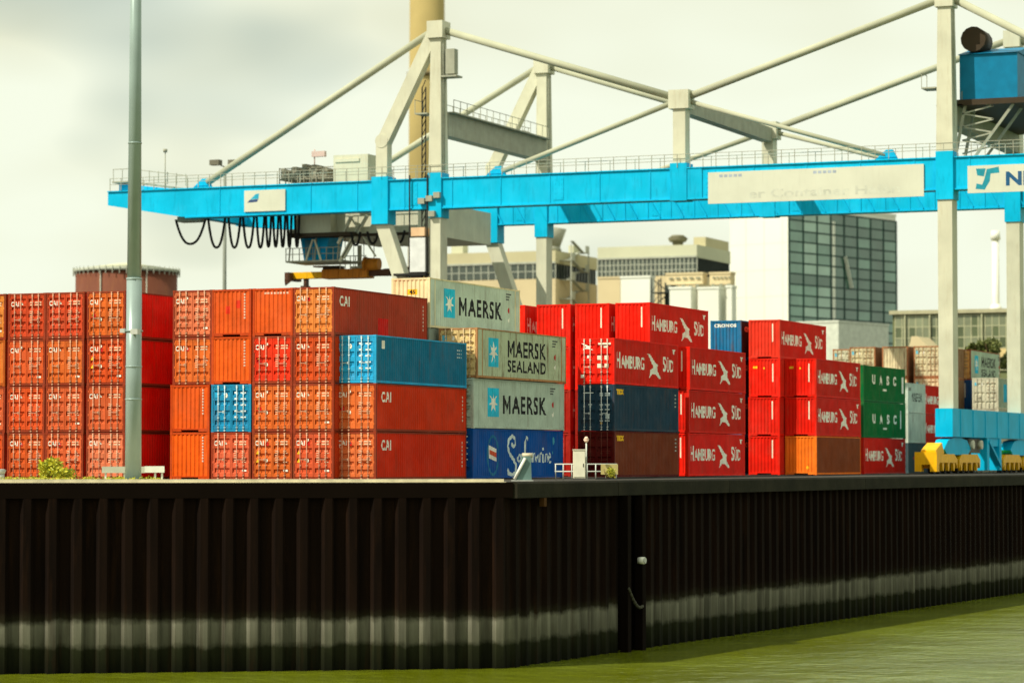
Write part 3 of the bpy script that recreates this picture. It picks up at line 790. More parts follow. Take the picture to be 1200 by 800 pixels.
def water_mat():
    m = bpy.data.materials.new('river_water'); m.use_nodes = True
    t = m.node_tree; bs = t.nodes['Principled BSDF']; n = t.nodes.new; k = t.links.new
    g = n('ShaderNodeNewGeometry')
    n0 = n('ShaderNodeTexNoise'); n0.inputs['Scale'].default_value = .10; n0.inputs['Detail'].default_value = 5; k(g.outputs['Position'], n0.inputs['Vector'])
    cr_ = n('ShaderNodeValToRGB'); cr_.color_ramp.elements[0].position = .35; cr_.color_ramp.elements[0].color = (.095, .112, .001, 1)
    cr_.color_ramp.elements[1].position = .65; cr_.color_ramp.elements[1].color = (.135, .165, .012, 1); k(n0.outputs['Fac'], cr_.inputs[0]); k(cr_.outputs[0], bs.inputs['Base Color'])
    n1 = n('ShaderNodeTexNoise'); n1.inputs['Scale'].default_value = 1.1; n1.inputs['Detail'].default_value = 4; k(g.outputs['Position'], n1.inputs['Vector'])
    n2 = n('ShaderNodeTexNoise'); n2.inputs['Scale'].default_value = .25; n2.inputs['Detail'].default_value = 2; k(g.outputs['Position'], n2.inputs['Vector'])
    ad = n('ShaderNodeMath'); ad.operation = 'MULTIPLY_ADD'; ad.inputs[1].default_value = 2.0; k(n2.outputs['Fac'], ad.inputs[0]); k(n1.outputs['Fac'], ad.inputs[2])
    bp = n('ShaderNodeBump'); bp.inputs['Strength'].default_value = .6; bp.inputs['Distance'].default_value = .35; k(ad.outputs[0], bp.inputs['Height']); k(bp.outputs[0], bs.inputs['Normal'])
    bs.inputs['Roughness'].default_value = .2; bs.inputs['IOR'].default_value = 1.33
    return m
b = MB(); b.add([(-900, -300, WATER_Z), (1500, -300, WATER_Z), (1500, 1500, WATER_Z), (-900, 1500, WATER_Z)], [(0, 1, 2, 3)])
structure('river_water', b, water_mat())

# ------------------------------------------------------------------ gantry crane
XL, XR, Y1, Y2 = -102.6, -57.0, 231.0, 256.0
ZB, ZT = 23.25, 25.75
crane = thing('gantry_crane', 'huge bright blue and cream gantry crane spanning the container yard', 'crane', (XL, Y1, 0))
co = Vector((XL, Y1, 0))
class CB(MB):              # crane pieces are given in world coordinates
    def build(s, name, m, parent=None, **k):
        s.v = [tuple(Vector(p) - co) for p in s.v]
        return MB.build(s, name, m, parent or crane, **k)
XEND, XRE = -135.6, -24.0
def girder(Yc, near):
    ZB, ZT = (23.25, 25.75) if near else (23.85, 26.3)
    b = CB(); y0, y1 = Yc - .7, Yc + .7
    prof = [(XEND, 24.55), (-127.9, ZB), (XRE + 8, ZB), (XRE, 24.55), (XRE, ZT), (XEND, ZT)]
    b.prism(prof, 'y', y0, y1)
    g = b.build('girder', CYAN)
    f = CB()
    f.box(XEND, y0 - .14, ZT + .004, XRE, y1 + .3, ZT + .10); f.box(-127.5, y0 - .10, ZB - .12, XRE + 8, y1 + .1, ZB - .004)
    f.build('flange', CYAN, g)
    k = 0; X = -124.0
    while X < -30:
        s = CB(); s.box(X, y0 - .05, ZB + .02, X + .08, y0 - .002, ZT - .02)
        if near: pass
        else: s.bar((X, y0 - .12, ZT - .1), (X + 1.3, y0 - .12, ZB + .05), .10, .10)  # slanting bars added to give diagonal shadow stripes across the far girder face
        s.build('stiffener', CYAN, g); X += 4.6 if near else 2.3
    X = -119.0
    while X < -30:
        s = CB(); s.box(X, y0 - .035, ZB + .25, X + .9, y0 - .003, ZT - .25)
        for i in range(5): s.box(X + .12, y0 - .06, ZB + .4 + i * .4, X + .2, y0 - .036, ZB + .48 + i * .4); s.box(X + .7, y0 - .06, ZB + .4 + i * .4, X + .78, y0 - .036, ZB + .48 + i * .4)
        s.build('splice_plate', CYAN, g); X += 13.8
    r = CB(); X = XEND + .3
    while X < XRE: r.box(X, y0 - .2, ZT + .1, X + .05, y0 - .15, ZT + 1.2); X += 1.15
    for z in (.65, 1.2): r.box(XEND + .3, y0 - .21, ZT + z, XRE, y0 - .16, ZT + z + .045)
    X = XEND + .3
    while X < XRE: r.box(X, y1 + .6, ZT + .1, X + .05, y1 + .65, ZT + 1.2); X += 2.3
    r.box(XEND + .3, y1 + .6, ZT + 1.16, XRE, y1 + .65, ZT + 1.21); r.box(XEND + .2, y1 + .301, ZT + .02, XRE, y1 + .7, ZT + .09)
    r.build('railing', CREAMD)
    return g
gn = girder(Y1, True); gf = girder(Y2, False)
# end ties joining both girders
for X in (XEND + .2, XRE - 1.4):
    b = CB(); b.box(X, Y1 + .72, 24.6, X + 1.2, Y2 - .72, 25.6); b.build('end_tie', CYAN)
# legs, collars, pylons
def frame(X0, Yc, zbot, slant, wfr=1.05, dpt=1.5, mast=True):
    far = Yc > 240
    ZB, ZT = (23.25, 25.75) if not far else (23.35, 26.3)
    b = CB(); b.bar((X0, Yc, zbot), (X0, Yc, ZB - .5), wfr, dpt, side=(1, 0, 0)); b.build('leg', CREAM)
    b = CB(); b.box(X0 - wfr / 2 - .12, Yc - dpt / 2 - .12, ZB - .9, X0 + wfr / 2 + .12, Yc + dpt / 2 + .12, ZT + .55); b.build('collar', CYAN)
    b = CB(); b.bar((X0, Yc, ZT + .5), (X0, Yc, 39.4), wfr * 1.15, dpt * 1.05, side=(1, 0, 0), taper=.78); b.build('pylon', CREAM)
    b = CB(); b.box(X0 - .75, Yc - .9, 38.2, X0 + .75, Yc + .9, 39.7); b.build('pylon_head', CREAM)
    if slant:
        Xs = X0 - 5.3
        b = CB(); b.bar((X0 - .4, Yc, 38.6), (Xs, Yc, 29.2), 1.0, 1.1, side=(0, 1, 0)); b.bar((Xs, Yc, 29.5), (Xs, Yc, ZT + .3), 1.0, 1.1, side=(0, 1, 0)); b.cyl((Xs, Yc - .54, 29.35), (Xs, Yc + .54, 29.35), .62, n=14); b.build('raking_leg', CREAM)
        b = CB(); b.box(Xs - .8, Yc - .9, ZB - 1.3, Xs + .8, Yc + .85, ZT + .4); b.build('collar', CYAN)
        b = CB(); b.bar((Xs, Yc, ZB - 1.1), (X0 - .5, Yc, 8.6), 1.15, 1.2, side=(0, 1, 0)); b.build('raking_leg', CREAM)
for Yc in (Y1, Y2):
    frame(XL, Yc, 5.2, True); frame(XR, Yc, 5.32, False, 1.2, 1.7)
    ZT = 25.75 if Yc == Y1 else 26.3; ZB = 23.25 if Yc == Y1 else 23.85
    XM = -80.0
    b = CB(); b.bar((XM, Yc, ZT + .3), (XM, Yc, 32.3), 1.1, 1.2, side=(1, 0, 0)); b.build('mid_post', CREAM)
    b = CB(); b.box(XM - .75, Yc - .85, ZB - .2, XM + .75, Yc + .82, ZT + .5); b.box(XM + .75, Yc - .78, ZB, XM + 2.1, Yc - .72, ZT - .02); b.build('collar', CYAN)
    b = CB(); b.box(XM - .9, Yc - .8, 30.9, XM + .9, Yc + .8, 32.5); b.build('post_head', CREAM)
    def stay(p, q, r=.32, nm='stay'):
        CB().cyl((p[0], Yc, p[1]), (q[0], Yc, q[1]), r, n=10).build(nm, STAYM)
    stay((XL - .6, 38.9), (-125.6, ZT + .6)); stay((XL + .6, 38.9), (XM - .8, 32.0))
    stay((XR - .6, 38.9), (XM + .8, 32.0)); stay((XR + .6, 38.9), (-33.9, ZT + .6))
    stay((XM - .8, 31.5), (-96.5, ZT + .5), .24); stay((XM + .8, 31.5), (-62.2, ZT + .5), .20)
    for X in (-125.9, -96.9, -61.9, -33.6):
        b = CB(); b.prism([(X - 1.2, ZT + .1), (X + .8, ZT + .1), (X + .35, ZT + .95), (X - .2, ZT + .95)], 'y', Yc - .15, Yc + .15); b.build('stay_anchor', CYAN)
ZB, ZT = 23.25, 25.75
# cross beams between the two portal frames
for X, z0, z1, wd in ((XL, 29.7, 31.7, 1.2), (XR, 28.6, 30.2, 1.2), (-80.0, 30.6, 31.9, 1.0)):
    b = CB(); b.box(X - wd / 2, Y1 + .8, z0, X + wd / 2, Y2 - .8, z1); b.build('cross_beam', CREAMD)
    if X == -80.0: continue
    b = CB(); b.box(X - 1.1, Y1 + .9, z1 + .004, X + 1.1, Y2 - .9, z1 + .12)
    yy = Y1 + 1
    while yy < Y2 - 1: b.box(X + 1.0, yy, z1 + .12, X + 1.05, yy + .05, z1 + 1.2); b.box(X - 1.05, yy, z1 + .12, X - 1.0, yy + .05, z1 + 1.2); yy += 1.5
    for s in (1.0, -1.05): b.box(X + s, Y1 + 1, z1 + 1.15, X + s + .05, Y2 - 1, z1 + 1.2)
    b.build('walkway', CREAMD)
# small platforms, ladders and conduits on the pylons
for X, Yc in ((XL, Y1), (XR, Y1), (XL, Y2)):
    b = CB(); b.box(X - 1.9, Yc - .9, 31.5, X - .7, Yc + .9, 31.62)
    for yy in (-.9, .85):
        b.box(X - 1.9, Yc + yy, 31.62, X - 1.85, Yc + yy + .05, 32.8)
    b.box(X - 1.9, Yc - .9, 32.75, X - 1.85, Yc + .9, 32.8); b.build('platform', CREAMD)
    b = CB(); b.box(X + .62, Yc - .5, ZT + .6, X + .68, Yc - .44, 38); b.box(X + .62, Yc - .1, ZT + .6, X + .68, Yc - .04, 38)
    z = ZT + .8
    while z < 38: b.box(X + .62, Yc - .44, z, X + .66, Yc - .1, z + .05); z += .6
    b.build('ladder', CREAMD)
b = CB(); b.box(XL + .85, Y1 - .4, 35.0, XL + 1.7, Y1 + .4, 37.2); b.box(XL + .55, Y1 - .7, 34.7, XL + 2.0, Y1 + .7, 34.85); b.build('floodlight_box', CREAMD)
# machine house on the waterside pylons
mh = CB(); mh.box(XR + .8, Y1 + 1.2, 30.7, XR + 5.6, Y2 - 2, 34.4); mh.build('machine_house', MIDBLUE)
b = CB(); b.prism([(Y1 + 1.0, 34.41), (Y2 - 1.8, 34.41), (Y2 - 4, 35.3), (Y1 + 5, 35.3)], 'x', XR + .7, XR + 5.7); b.build('house_roof', MIDBLUE)
b = CB(); b.box(XR + .6, Y1 + .9, 30.2, XR + 6.2, Y2 - 1.5, 30.68); b.build('house_floor', mat('brown_steel', (.05, .035, .02)))
b = CB(); b.cyl((XR + 1.9, Y1 + 1.4, 35.7), (XR + 1.9, Y1 + 4.0, 35.7), 1.05, n=14); b.build('vent_drum', mat('brown_steel'))
b = CB(); b.box(XR + 5.602, Y1 + 6, 31.2, XR + 5.66, Y1 + 8, 33.4); b.box(XR + 5.602, Y1 + 12, 31.4, XR + 5.66, Y1 + 15, 33.2); b.build('louvre', CREAMD)
for dx in (1.2, 5.2):
    for yy in (Y1 + 1.4, Y1 + 4.5):
        b = CB(); b.bar((XR + dx * .4, yy - .6, ZT + .1), (XR + dx, yy, 30.2), .22); b.build('house_strut', CREAMD)
b = CB()
for i in range(8): b.bar((XR + 1.0 + (i % 2) * 2.6, Y1 + 1.2, ZT + .5 + i * .55), (XR + 3.6 - (i % 2) * 2.6, Y1 + 1.2, ZT + 1.05 + i * .55), .12)
b.build('stair_lattice', CREAMD)
# end of the cantilever: raised stair platform
b = CB(); b.box(XEND - .1, Y1 + .2, 26.7, XEND + 1.7, Y1 + 2.4, 26.85); b.prism([(XEND + 1.7, 26.85), (XEND + 1.7, 26.7), (-128.6, 25.9), (-128.6, 26.05)], 'y', Y1 + .75, Y1 + 1.6)
for i in range(9):
    X = XEND + i * .95; zt = 26.85 - max(0, i - 2) * .115; b.box(X, Y1 + .2, zt, X + .05, Y1 + .25, zt + 1.1)
b.bar((XEND, Y1 + .22, 27.95), (XEND + 2, Y1 + .22, 27.95), .06); b.bar((XEND + 2, Y1 + .22, 27.9), (-128.0, Y1 + .22, 27.1), .06)
b.build('stair_platform', CREAMD)
b = CB(); b.prism([(XEND + .3, 25.86), (XEND + .3, 26.68), (-129.2, 25.95), (-128.2, 25.86)], 'y', Y1 + .8, Y1 + 1.5); b.build('platform_bracket', CYAN)
b = CB(); b.cyl((-130.0, Y1, ZT + .1), (-130.0, Y1, 29.3), .05, n=5); b.cyl((-130.0, Y1, 29.3), (-130.0, Y1, 29.6), .2, .2, n=6); b.build('wind_gauge', CREAMD)
# sign panels on the near girder
def girder_sign(u0, u1, v0, v1, name, lab):
    yv = Y1 - .72; X0, X1 = x_at(u0, yv), x_at(u1, yv)
    Xm = (X0 + X1) / 2
    z1, z0 = z_at(v0, Xm, yv), z_at(v1, Xm, yv)
    b = CB(); b.box(X0, yv - .12, z0, X1, yv - .01, z1); return b.build(name, mat('sign_white', (.60, .62, .50), rough=.6, noise=.08, scale=.3, rust=.2, rustcol=(.42, .42, .32)), crane, label=lab), X0, X1, z0, z1, yv - .125
def put_print(flat, yv, colr, parent):
    me = flat.mesh('end', None, None, 0); me.transform(Matrix.Translation((-co.x, yv - co.y, 0))); link('marking', me, parent, (*colr, 1))
s, X0, X1, z0, z1, yv = girder_sign(286, 334, 222, 247, 'sign_panel', 'small white sign with a blue grey emblem')
f = Flat(); f.poly([(X0 + .3, z1 - 1.1), (X0 + 1.3, z1 - 1.05), (X0 + 1.45, z1 - .8), (X0 + .55, z1 - .85)]); put_print(f, yv, (.05, .09, .2), s)
f = Flat(); f.poly([(X0 + .6, z1 - .82), (X0 + 1.45, z1 - .78), (X0 + 1.5, z1 - .3), (X0 + 1.15, z1 - .35)]); put_print(f, yv, (.02, .4, .6), s)
s, X0, X1, z0, z1, yv = girder_sign(831, 1084.5, 196.5, 234, 'banner', 'long white banner with faint lettering')
f = Flat(); f.put(text_geo('er Container Hafen', 13.0, .75, .02, 1.0), X0 + 3.6, z0 + .35); put_print(f, yv, (.54, .565, .465), s)
f = Flat()
for i in range(5): f.rect(X0 + 1.0 + i * .42, z1 - .45, X0 + 1.3 + i * .42, z1 - .22)
for i in range(5): f.rect(X0 + 9.2 + i * .42, z1 - .45, X0 + 9.5 + i * .42, z1 - .22)
put_print(f, yv, (.36, .42, .50), s)
s, X0, X1, z0, z1, yv = girder_sign(1136, 1330, 190, 222.5, 'sign_panel', 'white panel with teal emblem and blue letters NE')
f = Flat(); f.stroke([(X0 + .7, z0 + .55), (X0 + 1.3, z0 + .45), (X0 + 1.6, z0 + 1.0), (X0 + 1.75, z1 - .5), (X0 + 2.6, z1 - .4)], .45, .5); f.poly([(X0 + .7, z1 - .25), (X0 + 1.5, z1 - .25), (X0 + 1.35, z1 - .9), (X0 + .8, z1 - .8)]); put_print(f, yv, (.02, .26, .34), s)
f = Flat(); f.put(text_geo('NE', 2.3, 1.15, .04), X0 + 3.15, z0 + .5); put_print(f, yv, (.02, .10, .22), s)
# travelling gear: sill beams and bogies under each pair of legs
for X0, first in ((XR, True), (XL, False)):
    b = CB(); b.box(X0 - .72, Y1 - 1.6, 3.0, X0 + .72, Y2 + 2.2, 5.3); b.build('sill_beam', CYAN)
    b = CB(); yy = Y1 + 1
    while yy < Y2: b.box(X0 + .721, yy, 3.05, X0 + .78, yy + .10, 5.25); yy += 4.4
    b.build('sill_stiffener', CYAN)
    for yc in (232.0, 256.0):
        e = CB(); e.prism([(yc - 4.6, 2.0), (yc - 3.2, 2.75), (yc - 1.0, 2.95), (yc + 1.0, 2.95), (yc + 3.2, 2.75), (yc + 4.6, 2.0), (yc + 3.5, 1.55), (yc - 3.5, 1.55)], 'x', X0 - .5, X0 + .5); e.build('equaliser', CYAN)
        for k in (-1, 1):
            g = CB(); a = yc + k * 4.0
            g.prism([(a - 3.6, .45), (a - 3.7, 1.15), (a - 2.6, 1.6), (a + 2.6, 1.6), (a + 3.7, 1.15), (a + 3.6, .45), (a + 3.2, .9), (a - 3.2, .9)], 'x', X0 - .55, X0 + .55)
            bg_ = g.build('bogie', YELLOW)
            for j in range(4):
                wy = a - 2.7 + j * 1.8
                ww = CB(); ww.cyl((X0 - .22, wy, .42), (X0 + .22, wy, .42), .40, n=14); ww.build('wheel', DARK, bg_)
                hh = CB(); hh.prism([(wy - .38, 1.0), (wy + .38, 1.0), (wy + .14, .25), (wy - .14, .25)], 'x', X0 + .26, X0 + .50); hh.build('axle_bracket', YELLOW, bg_)
    b = CB(); b.box(X0 - .9, 223.4, .75, X0 + .9, 224.3, 1.75); b.box(X0 - .9, 223.4, .2, X0 - .35, 224.2, .75); b.box(X0 + .35, 223.4, .2, X0 + .9, 224.2, .75); b.prism([(224.3, .8), (224.3, 1.9), (226.3, 2.5), (227, 1.7)], 'x', X0 - .6, X0 + .6); b.build('buffer', YELLOW)
    b = CB(); b.box(X0 - .7, 241.6, .25, X0 + .7, 242.4, 2.99); b.box(X0 - .7, 246.2, .25, X0 + .7, 247.0, 2.99); b.bar((X0 + .55, 242.2, 2.7), (X0 + .55, 246.6, .6), .5, .25); b.box(X0 - .7, 242.4, 2.3, X0 + .6, 246.2, 2.98); b.build('storm_anchor', CYAN)
    b = CB(); b.box(X0 - .6, 236.2, 1.7, X0 + .4, 240.2, 2.9); b.build('drive_box', mat('drive_grey', (.12, .11, .09)))
    for yy in (236.6, 239.6): CB().cyl((X0 + .4, yy, 2.4), (X0 + .75, yy, 2.4), .38, n=10).build('lamp', CREAM)
    b = MB(); b.box(X0 - .05, 60 if X0 != XR else 150, .002, X0 + .05, 420, .06); structure('crane_rail', b, DARK)
# hoist lift on the near left leg
b = CB(); b.box(XL - 2.2, Y1 - 1.2, 17.6, XL - .75, Y1 - .1, 20.6); b.build('lift_cabin', mat('lift_white', (.66, .68, .66), rough=.4))
b = CB(); b.box(XL - 2.1, Y1 - 1.2, 20.75, XL - .8, Y1 - .1, 21.5); b.build('lift_motor', mat('lift_motor_beige', (.68, .45, .26)))
b = CB()
for x in (-2.4, -.7):
    b.box(XL + x, Y1 - 1.0, 4, XL + x + .1, Y1 - .9, ZT + .4)
for x in (-1.6, -1.25): b.box(XL + x, Y1 - .1, 4, XL + x + .08, Y1 - .0, 34)
z = 4.5
while z < 34: b.bar((XL - 1.55, Y1 - .08, z), (XL - 1.2, Y1 - .08, z + .7), .06); z += .7
b.box(XL - 3.8, Y1 - 1.2, 17.3, XL - .7, Y1 + .2, 17.5)
b.build('lift_mast', DARK)
for u, v in ((494, 235), (503, 232), (512, 228), (506, 250)):
    yv = Y1 - 1.0; X = x_at(u, yv); z = z_at(v, X, yv); CB().box(X - .3, yv - .2, z - .25, X + .3, yv + .2, z + .25).build('junction_box', CREAMD)
# festoon cables: loops that get tighter towards the trolley
loops = [(205, 240, 286), (243, 263, 290), (267, 281, 290), (284, 297, 290), (300, 309, 290), (311, 317, 289), (319.5, 325.5, 289), (328, 333.5, 289), (336, 341, 289), (345, 350, 289), (411, 422, 287), (430, 443, 285), (461, 474, 284)]
for a, c, v in loops:
    yv = 233.4; Xa, Xc = x_at(a, yv), x_at(c, yv); zb = z_at(v, Xa, yv); top = 23.3
    if a > 400: top = 21.6
    pts = []
    for i in range(13):
        t = i / 12; q = abs(2 * t - 1) ** (2.4)
        pts.append((Xa + (Xc - Xa) * t, yv, zb + (top - zb) * q))
    b = CB(); b.tube(pts, .12, 5); b.build('festoon_cable', DARK)
b = CB(); b.box(-128.2, 233.1, 23.3, -103, 233.7, 23.45); b.box(-129.6, 232.6, 23.0, -127.4, 233.9, 23.5); b.build('festoon_track', CREAMD)

# ------------------------------------------------------------------ trolley and spreader
tx0, tx1 = x_at(345, 234), x_at(483, 234)
tr = thing('crane_trolley', 'cream trolley with blue operator cab slung under the crane girders', 'trolley', ((tx0 + tx1) / 2, 243, 21.5))
tco = Vector(tr.location)
class TB(MB):
    def build(s, name, m, parent=None, **k):
        s.v = [tuple(Vector(p) - tco) for p in s.v]; return MB.build(s, name, m, parent or tr, **k)
xm1 = tx0 + 8.6
b = TB(); b.box(tx0, 234, 21.7, tx0 + 3.6, 252, 25.0); b.build('trolley_frame', CREAM)
b = TB(); b.box(tx0 + 3.62, 235.2, 21.55, tx1, 252, 24.6); b.build('trolley_body', CREAM)
b = TB(); b.box(tx0 + 3.6, 234.4, 21.3, tx1 - .6, 235.0, 21.54); b.box(tx0 - .6, 233.8, 21.35, tx0 + 6, 236, 21.68); b.build('trolley_rail', mat('brown_steel'))
# machinery on top of the girders
X0 = x_at(390, 233); X1 = x_at(440, 233)
b = TB(); b.box(X0, 233.0, 26.1, X1 - .8, 236.5, 28.55); b.box(X0 + .2, 232.9, 27.9, X0 + 2.6, 232.99, 28.2); b.build('winch_house', CREAM)
b = TB(); Xa = x_at(326, 233)
b.box(Xa, 233.1, 26.5, X0 - .1, 236, 26.62)
for i in range(9):
    x = Xa + .1 + i * .52; hh = (.9, .5, 1.1, .7, 1.3, .8, 1.2, .6, .9)[i]; b.box(x, 233.2 + .1 * (i % 3), 26.62, x + .42, 235.5, 26.62 + hh)
for i in range(8): b.box(Xa + i * .62, 233.0, 25.9, Xa + i * .62 + .08, 233.08, 27.6)
b.box(Xa, 233.0, 27.5, X0, 233.06, 27.58); b.build('winch_gear', mat('winch_gear', (.24, .22, .16), rough=.7, noise=.5, scale=4))
b = TB(); b.cyl((Xa + 3.1, 234, 27.4), (Xa + 3.1, 234, 29.3), .06, n=5); b.box(Xa + 2.9, 233.8, 28.6, Xa + 4.2, 234.2, 29.1); b.build('warning_lamp', mat('pale_red', (.6, .45, .4)))
# cab
cx0, cx1 = x_at(353, 236), x_at(388, 236)
cab = TB(); cab.prism([(cx0, 21.7), (cx1, 21.7), (cx1 - .5, 19.35), (cx0 + .45, 19.35)], 'y', 235.6, 238.6); cb = cab.build('operator_cab', BLUEP)
b = TB(); b.box(cx0 + .55, 235.54, 19.6, cx0 + 1.2, 235.59, 21.2); b.build('window', mat('cab_glass', (.05, .2, .3), rough=.1), cb)
b = TB(); b.prism([(cx0 + 1.75, 19.4), (cx0 + 2.35, 19.4), (cx0 + 1.9, 21.3)], 'y', 235.50, 235.59); b.build('windscreen', CYAN, cb)
b = TB(); px0, px1 = x_at(337, 235.5), x_at(402, 235.5)
b.box(px0, 235.0, 19.15, px1, 239.2, 19.3)
for i in range(9): b.box(px0 + i * (px1 - px0) / 8.2, 234.98, 19.3, px0 + i * (px1 - px0) / 8.2 + .06, 235.05, 20.4)
for z in (19.85, 20.4): b.box(px0, 234.97, z, px1, 235.02, z + .06)
for x in (px0 + .3, px0 + 2.9, px1 - .4): b.bar((x, 235.1, 19.3), (x + .2, 235.1, 21.6), .11)
b.build('cab_platform', CREAMD)
b = TB()
for u0_, v0_, u1_, v1_ in ((430, 252, 402, 302), (412, 252, 396, 285), (422, 262, 398, 306), (368, 280, 376, 305), (366, 280, 358, 305), (408, 250, 440, 300)):
    A = x_at(u0_, 234.6); B = x_at(u1_, 234.6); b.bar((A, 234.6, z_at(v0_, A, 234.6)), (B, 234.6, z_at(v1_, B, 234.6)), .26 if u0_ > 400 and u1_ < 403 else .14)
b.build('hanger_strut', CREAM)
b = TB(); b.cyl((cx0 + 1.2, 234.8, 22.2), (cx0 + 1.2, 235.4, 22.2), .45, n=10); b.cyl((px0 + .3, 235.0, 21.8), (px0 + 1.4, 235.0, 21.9), .35, n=8); b.build('floodlight', CREAMD)
for x in (x_at(404, 240), x_at(414, 240), x_at(426, 240), x_at(438, 240)):
    b = TB(); b.cyl((x, 240, 18.9), (x, 240, 22), .035, n=4); b.build('hoist_rope', DARK)
# spreader
sy = 240.0
def sx(u): return x_at(u, sy)
def sz(v, u=390): return z_at(v, x_at(u, sy), sy)
sp = thing('spreader', 'yellow container spreader hanging under the trolley above the red boxes', 'spreader', (sx(405), sy, 18.0))
sco = Vector(sp.location)
class SB(MB):
    def build(s, name, m, parent=None, **k):
        s.v = [tuple(Vector(p) - sco) for p in s.v]; return MB.build(s, name, m, parent or sp, **k)
b = SB(); b.box(sx(341), sy - .45, sz(325.5), sx(384), sy + .45, sz(318)); b.build('telescopic_arm', YELLOW)
ORS = mat('spreader_orange_paint', (.62, .22, .02), rough=.5, rust=.6, rustcol=(.12, .05, .01))
b = SB(); b.box(sx(381), sy - .8, sz(326.5), sx(434), sy + .8, sz(316))
for u in (386, 398, 410, 422): b.box(sx(u), sy - .86, sz(326.4), sx(u) + .2, sy - .8, sz(316.1))
b.build('main_beam', ORS)
b = SB(); b.box(sx(434.1), sy - .4, sz(324.5), sx(458), sy + .4, sz(317)); b.cyl((sx(450), sy, sz(320.5)), (sx(484), sy, sz(320.5)), .36, n=10); b.cyl((sx(474), sy, sz(320.5)), (sx(487), sy, sz(320.5)), .46, n=10); b.build('telescopic_arm', mat('spreader_brown', (.10, .045, .025), rough=.5))
for u, s in ((343, 1), (486, -1)):
    b = SB(); b.box(sx(u) - .25, sy - 1.25, sz(328), sx(u) + .25, sy + 1.25, sz(318.5)); b.prism([(sx(u) - .3, sz(328)), (sx(u) + .5 * s, sz(328)), (sx(u) - .2 * s, sz(334))], 'y', sy - 1.2, sy - 1.1); b.build('end_beam', mat('spreader_brown'))
b = SB(); b.box(sx(357), sy - .3, sz(334), sx(360), sy + .3, sz(325.6)); b.box(sx(354.5), sy - .45, sz(337.5), sx(361), sy + .45, sz(334)); b.build('twistlock_head', mat('spreader_brown'))
b = SB(); b.cyl((sx(432), sy - .5, sz(311)), (sx(447), sy - .5, sz(311)), .62, .55, n=12); b.cyl((sx(430), sy - .5, sz(311)), (sx(432), sy - .5, sz(311)), .7, n=12); b.build('hydraulic_drum', ORS)
b = SB(); b.box(sx(381), sy - .6, sz(316), sx(400), sy + .6, sz(311.5)); b.box(sx(369), sy - .5, sz(312.5), sx(386), sy + .5, sz(311)); b.build('cable_basket', mat('brown_steel'))
b = SB()
for u in (402, 408, 414, 420, 426, 432): b.box(sx(u), sy - .8, sz(316), sx(u) + .07, sy - .74, sz(301.5))
for v in (301.5, 308): b.box(sx(402), sy - .81, sz(v), sx(433), sy - .76, sz(v) + .08)
b.box(sx(414), sy - .7, sz(315.5), sx(428), sy + .4, sz(313)); b.bar((sx(421), sy, sz(315)), (sx(421), sy, sz(288)), .3); b.build('headblock', CREAM)

# ------------------------------------------------------------------ buildings behind
def windowmat(n, c): return mat(n, c, rough=.15, spec=.8, noise=.3, scale=.2)
GLD = windowmat('dark_glass', (.05, .065, .05)); BEI = mat('beige_cladding', (.50, .46, .28), rough=.8, scale=.15, noise=.08, rust=.15, rustcol=(.35, .30, .18)); OFF = mat('pale_cladding', (.52, .53, .38), rough=.8, scale=.15, noise=.07, rust=.12, rustcol=(.4, .4, .28))
WHB = mat('white_cladding', (.76, .78, .68), rough=.75, scale=.1, noise=.04); OCH = mat('brick_ochre', (.30, .19, .09), rough=.85)
MUL = mat('mullion_grey', (.40, .42, .34), rough=.6); BLK = mat('dark_steel', (.035, .045, .04), rough=.7)  # near-black steel for the stair tower and the halls' side mullions
def hall(name, label, u0, u1, u2, vt, vpar, vwin, Yf, ncol, rows, wallm, lower):
    X0, X1 = x_at(u0, Yf), x_at(u1, Yf); D = depth(X1, Yf)
    zt, zp, zw = [z_at(v, X1, Yf) for v in (vt, vpar, vwin)]
    # depth of the side face until column u2
    a = math.tan(YAW - math.atan((u2 - 600) / F)); dy = -X1 / a - Yf
    t = thing(name, label, 'building', (X0, Yf, 0)); o = Vector((X0, Yf, 0))
    def B(): return MB()
    wdt = X1 - X0
    b = B(); b.box(0, 0, 0, wdt, dy, zw); b.build('wall', wallm if not lower else lower, t)
    b = B(); b.box(0, 0, zp, wdt, dy, zt); b.build('parapet', wallm, t)
    b = B(); b.box(.25, .25, zw, wdt - .25, dy - .25, zp); b.build('window_band', GLD, t)
    cw = wdt / ncol; rh = (zp - zw) / rows
    pane = MB(); pane.box(.06, .08, .06, cw - .06, .16, rh - .06); pm = pane.mesh('pane', GLD)
    cols_ = ncol
    for i in range(cols_):
        for r in range(rows): link('pane', pm, t, loc=(i * cw, 0, zw + r * rh))
    b = B()
    for i in range(ncol + 1): b.box(i * cw - .07, .0, zw, i * cw + .07, .08, zp)
    for r in range(1, rows): b.box(0, .01, zw + r * rh - .06, wdt, .085, zw + r * rh + .06)
    b.box(0, -.12, zp, wdt, .0, zp + .3)
    b.build('mullion', MUL, t)
    b = B(); ns = max(3, int(dy / cw))
    for i in range(ns + 1): b.box(wdt - .24, i * dy / ns * .97, zw, wdt - .1, i * dy / ns * .97 + .2, zp)
    b.build('mullion', BLK, t)
    return t, wdt, dy, zt, zw, zp
Yf = 400.0
tA, wA, dA, ztA, zwA, zpA = hall('factory_hall', 'beige flat roofed hall with dark window band behind the crane', 512, 651, 700, 293, 308, 326, Yf, 16, 2, BEI, mat('cream_wall', (.60, .50, .30), rough=.8, scale=.1))
b = MB()
